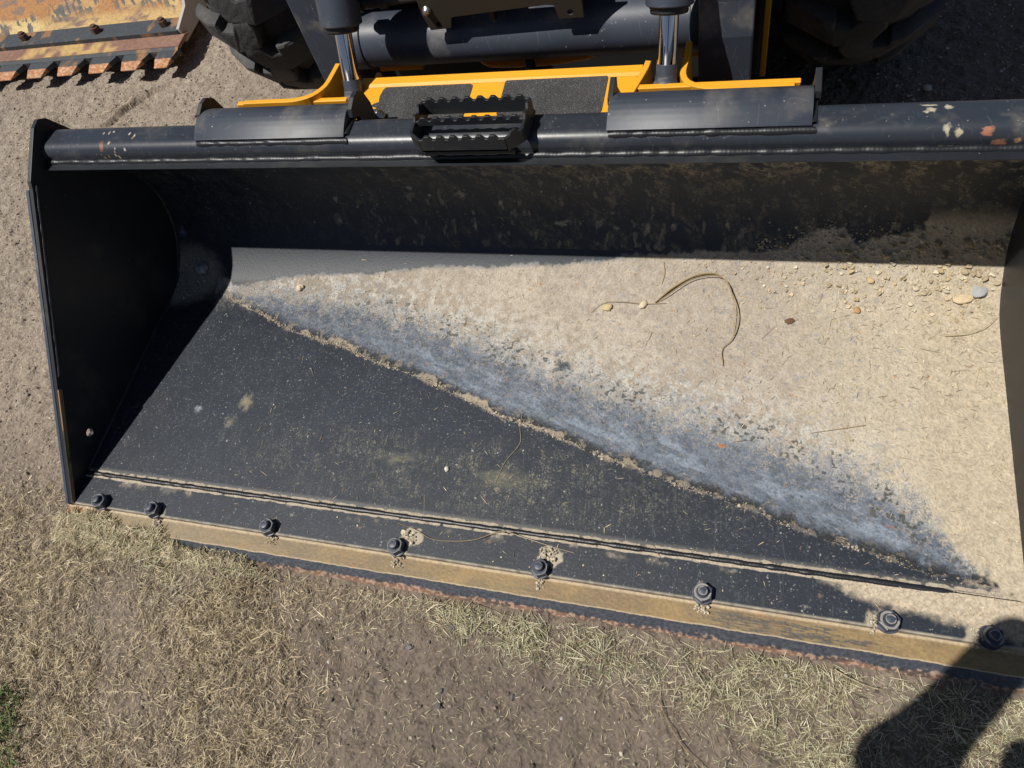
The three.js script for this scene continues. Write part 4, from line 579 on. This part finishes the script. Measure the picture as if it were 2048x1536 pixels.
const groundStraw = (label, x, z, a, l, r, bend, m) => tag(mesh('long_straw', straw([0, 0.33, 0.66, 1].map((t) => { const px = x + Math.cos(a) * l * (t - 0.5) - Math.sin(a) * bend * t * (1 - t) * 4, pz = z + Math.sin(a) * l * (t - 0.5) + Math.cos(a) * bend * t * (1 - t) * 4; return V(px, groundAt(px, pz) + 0.014 + 0.004 * t, pz); }), r, r * 0.6, Math.round(l * 1000)), m), label, 'straw');
const palette = (L) => { const a = L[Math.floor(R() * L.length)], k = rr(0.75, 1.2); return [a[0] * k, a[1] * k, a[2] * k]; };
const CREAM = [[0.52, 0.43, 0.29], [0.42, 0.34, 0.22], [0.56, 0.5, 0.38], [0.36, 0.29, 0.19], [0.46, 0.36, 0.2]];
{ // gravel and grit on the bucket floor
  seeded(707); const it = [];
  const add = (x, q, s, c) => { const p = onSheet(q); it.push({ m: place(x, p.y + s * 0.35, p.z, turnY(R() * 6.3, rr(-0.4, 0.4), rr(-0.4, 0.4)), s * rr(0.8, 1.5), s * rr(0.45, 0.8), s), c }); };
  for (let k = 0; k < 44000; k++) {
    const x = rr(0.1, XR - 0.004), q = rr(0.1, 0.80), lo = lerpList(TANLO, x), up = lerpList(TANUP, x) + (x > 1.4 ? 0.02 * (fbm(x * 20, 1, 401, 3) - 0.3) : -0.012); if (q < lo + 0.01 && x < 1.80) continue; if (q > up) continue;
    const w = 0.12 + 1.5 * ss(0.5, 0.74, q) * ss(1.05, 1.75, x) + 0.6 * ss(1.74, 1.86, x); if (R() > w * (0.35 + 0.9 * fbm(x * 16, q * 16, 402, 3))) continue;
    const big = ss(0.55, 0.72, q) * ss(1.2, 1.8, x); add(x, q, Math.pow(R(), 11) * (0.0025 + 0.009 * big) + rr(0.0005, 0.0016), palette(CREAM));
  }
  for (let k = 0; k < 620; k++) { const x = rr(1.42, XR - 0.005), hump = Math.max(0.035 * ss(0.12, 0.02, Math.abs(x - 1.555)), 0.03 * ss(0.18, 0.05, Math.abs(x - 1.7)), 0.012), q = 0.745 + Math.pow(R(), 1.3) * hump * 2.2; add(x, q, rr(0.001, 0.006) * rr(0.3, 1), palette([[0.52, 0.43, 0.29], [0.58, 0.48, 0.32], [0.44, 0.39, 0.3]])); }
  for (let k = 0; k < 420; k++) { const a = R() * 6.3, d = Math.sqrt(R()), x = -0.035 + Math.cos(a) * d * 0.055, q = 0.635 + Math.sin(a) * d * 0.06; if (x < XL + 0.003) continue; add(x, q, rr(0.001, 0.006) * rr(0.4, 1), palette([[0.34, 0.31, 0.26], [0.26, 0.24, 0.2], [0.4, 0.38, 0.32]])); }
  for (let k = 0; k < 3400; k++) { const x = rr(0.09, 1.84), q = lerpList(RIDGE, x) + 0.020 * (fbm(x * 12, lerpList(RIDGE, x) * 12, 5, 5) - 0.5) + (R() + R() + R() - 1.3) * 0.008; if (R() > 1.3 * vn(x * 26, 4, 403) * (1 - 0.6 * ss(1.1, 1.5, x))) continue; const p = onSheet(q), s = rr(0.0005, 0.0016) + Math.pow(R(), 7) * 0.003; it.push({ m: place(x, p.y + s * 0.25, p.z, turnY(R() * 6, rr(-0.5, 0.5)), s * rr(0.9, 1.6), s * 0.6, s), c: palette([[0.34, 0.285, 0.21], [0.27, 0.22, 0.165], [0.42, 0.355, 0.26]]) }); }
  for (let k = 0; k < 160; k++) { const x = rr(1.58, XR), q = rr(0.0, 0.06); if (q < 0.058 - 0.22 * (x - 1.56)) continue; add(x, q, rr(0.0008, 0.003), palette(CREAM)); }
  instanced('gravel', stoneGeo(31, 1, 0.55), stoneMat([0.95, 0.95, 0.95]), it, 'cream gravel and grit scattered over the dirt in the bucket', 'gravel');
  // dried mud lumps stuck to the nuts
  const mud = []; const lump = (x, z, n, sx, sz, s0, s1, y = 0) => { for (let k = 0; k < n * 1.6; k++) { const s = rr(s0, s1) * rr(0.3, 0.7), dz = rr(-1, 1) * sz, zz = z + dz, base = zz > 0.0115 ? -0.0155 : 0; mud.push({ m: place(x + rr(-1, 1) * sx, base + s * 0.5 + y * R(), zz, turnY(R() * 6, rr(-0.5, 0.5), rr(-0.5, 0.5)), s * rr(0.9, 1.3), s * rr(0.6, 1), s), c: palette([[0.50, 0.43, 0.32], [0.40, 0.335, 0.24], [0.45, 0.39, 0.29]]) }); } };
  lump(0.16, 0.024, 22, 0.014, 0.012, 0.003, 0.007, 0.006); lump(0.462, 0.024, 22, 0.012, 0.009, 0.002, 0.005, 0.006); lump(0.464, -0.018, 5, 0.006, 0.004, 0.002, 0.003); lump(0.764, 0.026, 26, 0.012, 0.012, 0.0025, 0.005, 0.006); lump(0.782, -0.022, 30, 0.016, 0.014, 0.003, 0.007, 0.005); lump(0.768, -0.030, 2, 0.004, 0.003, 0.010, 0.012);
  lump(1.068, 0.023, 14, 0.008, 0.008, 0.003, 0.006, 0.004); lump(1.076, -0.030, 34, 0.017, 0.012, 0.003, 0.008, 0.006); lump(1.064, 0.035, 1, 0.001, 0.001, 0.006, 0.007); lump(1.372, 0.022, 24, 0.013, 0.009, 0.003, 0.006, 0.004); lump(1.655, 0.006, 26, 0.006, 0.015, 0.003, 0.006, 0.004); lump(1.807, 0.006, 26, 0.007, 0.016, 0.003, 0.006, 0.004); lump(0.0, 0.02, 8, 0.008, 0.004, 0.002, 0.004);
  for (let k = 0; k < 26; k++) mud.push({ m: place(rr(0.5, 1.5), 0.001, rr(-0.05, 0.0), turnY(R() * 6), rr(0.001, 0.0032), 0.0015, rr(0.001, 0.003)), c: palette(CREAM) });
  instanced('dried_mud', stoneGeo(33, 1, 0.4), stoneMat([0.95, 0.95, 0.95]), mud, 'pale lumps of dried mud packed around the nuts on the lip', 'dried mud');
}

// ---------------------------------------------------------------- cut grass and litter on the ground
const blade = (bend, w = 1) => { const g = new THREE.BufferGeometry(), pos = [], idx = [], n = 3; for (let i = 0; i <= n; i++) { const t = i / n - 0.5, wd = 0.5 * w * (i === n ? 0.45 : i === 0 ? 0.7 : 1), y = bend * (0.25 - t * t), tw = 0.3 * t; pos.push(t, y + wd * tw, wd, t, y - wd * tw, -wd); } for (let i = 0; i < n; i++) { const a = i * 2; idx.push(a, a + 1, a + 2, a + 1, a + 3, a + 2); } g.setAttribute('position', new THREE.Float32BufferAttribute(pos, 3)); g.setIndex(idx); g.computeVertexNormals(); return g; };
const hayMat = std({ color: new THREE.Color(1, 1, 1), roughness: 0.75, side: THREE.DoubleSide });
const HAY = [[0.55, 0.45, 0.275], [0.45, 0.355, 0.21], [0.66, 0.57, 0.38], [0.30, 0.23, 0.14], [0.43, 0.36, 0.24], [0.20, 0.15, 0.095], [0.36, 0.30, 0.21]], GREEN = [[0.50, 0.465, 0.30], [0.40, 0.38, 0.24], [0.62, 0.57, 0.40], [0.40, 0.35, 0.2], [0.24, 0.235, 0.135]], DARK = [[0.10, 0.075, 0.05], [0.16, 0.115, 0.07]];
{
  seeded(808); const A = [], B = [], C = [];
  const put = (list, x, z, l, w, c, lift, pitch) => { const y = groundAt(x, z) + lift; list.push({ m: place(x, y, z, turnY(R() * 6.283, rr(-1, 1) * 0.5, (R() + R() - 1) * pitch), l, l * 0.3, w), c }); };
  for (let k = 0; k < 700000 && A.length + B.length < 165000; k++) {
    const x = rr(-1.25, 2.3), z = rr(-0.9, 0.75); if (z < 0.0 && x > -0.1) continue; if (x > -0.115 && z < 0.05 + (x > 0.42 ? 0.034 : 0)) continue;
    const d = hayAt(x, z); if (R() > d * 0.95 + 0.075) continue;
    const green = ss(0.6, 1.0, x) * ss(0.35, 0.2, z - 0.1 * x) + 0.6 * ss(0.25, 0.1, Math.hypot(x - 0.2, (z - 0.08) * 2)), c = R() < 0.26 ? palette(DARK) : R() < green ? palette(GREEN) : palette(HAY), tiny = R() > d * 1.3;
    put(R() < 0.5 ? A : B, x, z, tiny ? rr(0.003, 0.014) : rr(0.006, 0.04) * (R() < 0.05 ? 1.7 : 1), rr(0.00035, 0.001) * (R() < 0.06 ? 1.9 : 1), c, Math.pow(R(), 2) * 0.006 * (0.2 + d) + 0.0012, 0.22);
  }
  // the heap that has ridden up over the left end of the cutting edge
  for (let k = 0; k < 9000; k++) { const x = rr(-0.12, 0.5), z = rr(0.012, 0.10), top = lerpList([[-0.12, 0.035], [0.0, 0.022], [0.03, 0.03], [0.08, 0.052], [0.13, 0.045], [0.17, 0.040], [0.2, 0.055], [0.3, 0.072], [0.45, 0.085], [0.5, 0.1]], x) + 0.010 * (vn(x * 50, 1, 410) - 0.5); if (z < top) continue; const y = Math.max(groundAt(x, z), z < 0.078 ? -0.0155 - Math.max(0, z - 0.05) * 0.8 : -1) + R() * 0.010; A.push({ m: place(x, y, z, turnY(R() * 6.283, rr(-0.6, 0.6), rr(-0.35, 0.35)), rr(0.012, 0.045), rr(0.004, 0.014), rr(0.0005, 0.0011)), c: R() < 0.45 ? palette(GREEN) : palette(HAY) }); }
  for (let k = 0; k < 60000; k++) { const x = rr(-1.5, 2.3), z = rr(-2.0, 0.75); if (x > -0.12 && x < 1.92 && z > -0.85 && z < 0.09) continue; const far = z < -0.9; if (far && x > 0.3 && x < 1.5) continue; const d = hayAt(x, z); if (R() > 0.22 + (far ? 1.6 * d : 0)) continue; put(C, x, z, rr(0.004, far && d > 0.3 ? 0.05 : 0.02) * (R() < 0.03 ? 2 : 1), rr(0.0005, 0.0013), R() < 0.2 ? palette(DARK) : palette(HAY), 0.002 + (far ? 0.012 * d * R() : 0), 0.4); }
  instanced('cut_grass', blade(0.25), hayMat, A, 'dry yellow and green grass clippings lying thickly in front of the bucket', 'cut grass'); instanced('cut_grass', blade(0.9), hayMat, B, 'curled dry grass clippings mixed among the straight ones before the bucket', 'cut grass'); instanced('grass_litter', blade(0.4), hayMat, C, 'short chaff scattered thinly over the bare soil', 'litter');
  { seeded(909); const F = []; for (let k = 0; k < 5200; k++) { const x = rr(0.3, XR - 0.01), q = rr(0.02, 0.74), silt = q > lerpList(TANLO, x) - 0.02 && q < lerpList(TANUP, x) || x > 1.8; if (!silt && R() > 0.13) continue; const rich = ss(1.2, 1.8, x) * ss(0.2, 0.6, q); if (silt && R() > 0.25 + rich) continue; const p = onSheet(q), l = rr(0.003, 0.014) * (R() < 0.05 ? 3 : 1); F.push({ m: place(x, p.y + 0.0014, p.z, turnY(R() * 6.283, rr(-0.5, 0.5), rr(-0.12, 0.12)), l, l * 0.4, rr(0.0004, 0.0011)), c: R() < 0.45 ? palette([[0.2, 0.155, 0.1], [0.14, 0.11, 0.08], [0.26, 0.24, 0.15]]) : palette(HAY) }); }
    instanced('chaff', blade(0.5), hayMat, F, 'short bits of chaff scattered over the dirt in the bucket', 'chaff'); }
  // crumbs and small stones
  const S = []; for (let k = 0; k < 80000; k++) { const x = rr(-1.5, 2.35), z = rr(-2.0, 0.75); if (x > -0.11 && x < 1.92 && z > -0.83 && z < 0.085) continue; const shade = x > 1.45 && z < -0.9, s = Math.pow(R(), 8) * 0.0045 + rr(0.0007, 0.0018), dark = z > 0 && R() < 0.7; const c = R() < (shade ? 0.25 : 0.05) ? palette([[0.5, 0.45, 0.36], [0.4, 0.38, 0.34]]) : dark ? palette([[0.10, 0.08, 0.063], [0.14, 0.108, 0.083]]) : palette([[0.22, 0.175, 0.135], [0.19, 0.15, 0.115], [0.28, 0.23, 0.18]]); S.push({ m: place(x, groundAt(x, z) + s * 0.2, z, turnY(R() * 6, rr(-0.5, 0.5)), s * rr(0.8, 1.4), s * 0.7, s), c }); }
  instanced('soil_crumbs', stoneGeo(35, 0, 0.4), stoneMat([0.95, 0.95, 0.95]), S, 'crumbs of soil and small stones on the bare ground', 'soil crumbs');
  const G = []; for (let k = 0; k < 190; k++) { const a = R() * 6.3, d = Math.sqrt(R()), cx = k % 3 ? -0.06 : -0.01, cz = k % 3 ? 0.475 : 0.53, x = cx + Math.cos(a) * d * 0.055, z = cz + Math.sin(a) * d * 0.06; G.push({ m: place(x, groundAt(x, z) + 0.016, z, turnY(R() * 6.3, rr(-0.4, 0.4), rr(0.2, 0.9) * (R() < 0.5 ? 1 : -1)), rr(0.03, 0.055), rr(0.02, 0.04), rr(0.0015, 0.0028)), c: palette([[0.07, 0.115, 0.03], [0.09, 0.13, 0.035], [0.14, 0.15, 0.05]]) }); }
  instanced('green_grass', blade(0.5), hayMat, G, 'small tuft of living green grass at the lower left corner', 'grass');
}
groundStraw('long pale straw lying level in the hay at the lower left', 0.235, 0.305, 0.18, 0.115, 0.0011, 0.002, M.pale); groundStraw('pale thick straw across the hay below the second nut', 0.20, 0.115, 0.12, 0.06, 0.0016, 0.003, M.pale); groundStraw('upright looking tan straw near the bottom left corner', 0.135, 0.475, 1.5, 0.07, 0.0013, 0.004, M.straw); groundStraw('brown bowed stem in the hay at the lower right', 1.37, 0.245, 0.75, 0.16, 0.0016, 0.014, M.straw); groundStraw('pale frayed straw touching the rusty edge at the right', 1.63, 0.098, 0.3, 0.07, 0.0016, 0.003, M.pale);
const clod = (label, x, z, s, c, k, sq = 0.6) => stone('soil_clod', label, 'clod', x, V(0, groundAt(x, z), z), s, c, k, sq, k);
clod('large dark clod of soil in the middle of the bare patch, upper of two touching', 0.905, 0.247, 0.0105, [0.13, 0.12, 0.115], 41, 0.8); clod('dark clod of soil touching the larger one, lower of the two', 0.911, 0.272, 0.0115, [0.12, 0.112, 0.11], 42, 0.8); clod('dark grey lump at the head of the row of crumbs below the edge', 0.905, 0.131, 0.010, [0.13, 0.122, 0.12], 43); clod('dark lump beside the yellow litter in the lower middle', 1.046, 0.232, 0.009, [0.125, 0.115, 0.11], 44); clod('round black lump standing in for a small hole in the ground below the left part of the cutting edge', 0.568, 0.110, 0.006, [0.012, 0.011, 0.011], 45, 0.5); clod('round grey lump left of the row of dark crumbs', 0.824, 0.181, 0.010, [0.16, 0.15, 0.145], 46, 0.5); clod('dark grey round lump above the row of dark crumbs', 0.862, 0.166, 0.0065, [0.16, 0.155, 0.155], 47); clod('pale cream stone on the shaded ground behind the tube at the right', 1.80, -1.315, 0.013, [0.42, 0.38, 0.33], 48);  // the small black lump stands in for a dark hole in the soil

// ---------------------------------------------------------------- the photographer, who throws the shadow at the lower right
{
  const person = thing('person', 'person standing and holding a phone out over the bucket in both hands', 'person', null, V(1.42, -0.045, 0.85));
  const off = person.position;
  const J = (x, y, z) => V(x, y, z).sub(off);
  // capsule field meshed with marching cubes; each bone [a, b, ra, rb]
  const field = (bones, lo, size, res, k) => {
    const mc = new MarchingCubes(res, new THREE.MeshBasicMaterial(), false, false, 400000); mc.reset(); const c = V(), ab = V(), ap = V();
    for (let z = 0; z < res; z++) for (let y = 0; y < res; y++) for (let x = 0; x < res; x++) { c.set(lo.x + size * (x / res), lo.y + size * (y / res), lo.z + size * (z / res)); let s = 0; for (const [a, b, ra, rb] of bones) { ab.subVectors(b, a); ap.subVectors(c, a); const t = clamp(ap.dot(ab) / ab.lengthSq()), d = ap.addScaledVector(ab, -t).length() - mix(ra, rb, t); s += Math.exp(-d / k); } mc.field[x + y * res + z * res * res] = k * Math.log(Math.max(s, 1e-30)); }
    mc.isolation = 0; mc.update(); const n = mc.count ?? mc.geometry.drawRange.count, P = mc.positionArray, N = mc.normalArray, pos = new Float32Array(n * 3), nor = new Float32Array(n * 3);
    for (let i = 0; i < n; i++) { for (let a = 0; a < 3; a++) { pos[3 * i + a] = (P[3 * i + a] + 1) / 2 * size + lo.getComponent(a); nor[3 * i + a] = N[3 * i + a]; } }
    const g = new THREE.BufferGeometry(); g.setAttribute('position', new THREE.BufferAttribute(pos, 3)); g.setAttribute('normal', new THREE.BufferAttribute(nor, 3)); return g;
  };
  const hipL = J(1.33, 0.90, 0.86), hipR = J(1.52, 0.90, 0.86), kneeL = J(1.31, 0.48, 0.84), kneeR = J(1.55, 0.48, 0.85), ankL = J(1.30, 0.05, 0.90), ankR = J(1.57, 0.05, 0.90);
  const shL = J(1.20, 1.345, 0.80), shR = J(1.555, 1.345, 0.81), elL = J(1.235, 1.13, 0.535), elR = J(1.66, 1.12, 0.58), wrL = J(1.33, 1.345, 0.365), wrR = J(1.545, 1.325, 0.335);
  const chest = J(1.375, 1.24, 0.85), belly = J(1.41, 1.02, 0.88), neck = J(1.32, 1.42, 0.77), head = J(1.275, 1.555, 0.695);
  const bones = [[hipL, kneeL, 0.085, 0.062], [hipR, kneeR, 0.085, 0.062], [kneeL, ankL, 0.060, 0.045], [kneeR, ankR, 0.060, 0.045], [ankL, J(1.285, 0.005, 0.72), 0.045, 0.035], [ankR, J(1.60, 0.005, 0.72), 0.045, 0.035], [hipL, hipR, 0.10, 0.10], [belly, chest, 0.135, 0.14], [J(1.30, 1.27, 0.84), J(1.455, 1.27, 0.845), 0.11, 0.11], [belly, J(1.425, 0.93, 0.86), 0.135, 0.12], [shL, shR, 0.062, 0.062], [chest, neck, 0.11, 0.055], [neck, head, 0.052, 0.05], [shL, elL, 0.064, 0.060], [shR, elR, 0.062, 0.055], [elL, wrL, 0.055, 0.042], [elR, wrR, 0.055, 0.038]];
  const body = field(bones, J(0.55, -0.03, 0.0), 1.75, 120, 0.016);
  const headG = field([[J(1.27, 1.585, 0.685), J(1.27, 1.60, 0.69), 0.088, 0.092], [J(1.27, 1.52, 0.63), J(1.27, 1.50, 0.605), 0.058, 0.042], [J(1.27, 1.555, 0.6), J(1.27, 1.545, 0.583), 0.014, 0.012], [J(1.185, 1.56, 0.685), J(1.182, 1.54, 0.685), 0.016, 0.014], [J(1.355, 1.56, 0.685), J(1.358, 1.54, 0.685), 0.016, 0.014], [J(1.24, 1.57, 0.605), J(1.245, 1.57, 0.605), 0.013, 0.013], [J(1.295, 1.57, 0.605), J(1.3, 1.57, 0.605), 0.013, 0.013], [J(1.255, 1.508, 0.572), J(1.285, 1.508, 0.572), 0.010, 0.010]], J(1.12, 1.42, 0.515), 0.3, 84, 0.008);
  // hands closed round the ends of the phone
  const right = camX, up = camY, back = camZ, phoneC = CAM.clone().addScaledVector(right, 0.052).addScaledVector(up, -0.018).addScaledVector(back, 0.010).sub(off);
  const pp = (a, b, c) => phoneC.clone().addScaledVector(right, a).addScaledVector(up, b).addScaledVector(back, c);
  const hand = (s, wr) => { const palm = pp(s * 0.098, -0.045, 0.022), B = [[wr, palm, 0.026, 0.026], [palm, pp(s * 0.096, -0.005, 0.016), 0.024, 0.018]]; [[0.030, 0.9], [0.010, 1], [-0.010, 1], [-0.029, 0.85]].forEach(([v, l]) => { const k1 = pp(s * 0.104, v, 0.004), k2 = pp(s * (0.100 - 0.004), v + 0.002, -0.011), k3 = pp(s * (0.100 - 0.026 * l), v + 0.002, -0.013); B.push([pp(s * 0.100, v * 0.6 - 0.015, 0.018), k1, 0.010, 0.009], [k1, k2, 0.009, 0.0085], [k2, k3, 0.0085, 0.007]); }); B.push([palm, pp(s * 0.080, -0.040, 0.020), 0.014, 0.011], [pp(s * 0.080, -0.040, 0.020), pp(s * 0.056, -0.026, 0.014), 0.0105, 0.008]); const lo = pp(s * 0.088, -0.02, 0.01).sub(V(0.13, 0.13, 0.13)); return field(B, lo, 0.26, 80, 0.005); };
  const tint = (g, f) => { const p = g.attributes.position, c = new Float32Array(p.count * 3); for (let i = 0; i < p.count; i++) c.set(f(p.getX(i) + off.x, p.getY(i) + off.y, p.getZ(i) + off.z), 3 * i); g.setAttribute('color', new THREE.BufferAttribute(c, 3)); return g; };
  const SKIN = [0.46, 0.28, 0.2], cloth = (x, y, z) => y < 0.06 ? [0.05, 0.04, 0.035] : y < 0.93 ? [0.05, 0.07, 0.12] : z < 0.41 && y > 1.2 ? SKIN : y > 1.45 ? SKIN : [0.16, 0.17, 0.19];
  mesh('body', merge([tint(body, cloth), tint(headG, () => SKIN), tint(hand(-1, wrL), () => SKIN), tint(hand(1, wrR), () => SKIN)]), std({ vertexColors: true, roughness: 0.8 }), person);
  mesh('hair', field([[J(1.27, 1.605, 0.705), J(1.27, 1.62, 0.715), 0.094, 0.092], [J(1.27, 1.56, 0.745), J(1.27, 1.53, 0.745), 0.075, 0.06]], J(1.1, 1.42, 0.535), 0.34, 48, 0.008), std({ color: new THREE.Color(0.05, 0.03, 0.02), roughness: 0.6 }), person);
  const ph = thing('phone', 'thin black phone held level in both hands above the bucket', 'phone', null, phoneC.clone().add(off)); ph.quaternion.copy(camera.quaternion);
  mesh('case', new RoundedBoxGeometry(0.165, 0.078, 0.0085, 4, 0.004), M.dark, ph); const scr = mesh('screen', new RoundedBoxGeometry(0.157, 0.071, 0.001, 2, 0.0004), std({ color: new THREE.Color(0.01, 0.01, 0.012), roughness: 0.08 }), ph); scr.position.z = 0.0046;
}
renderer.render(scene, camera);
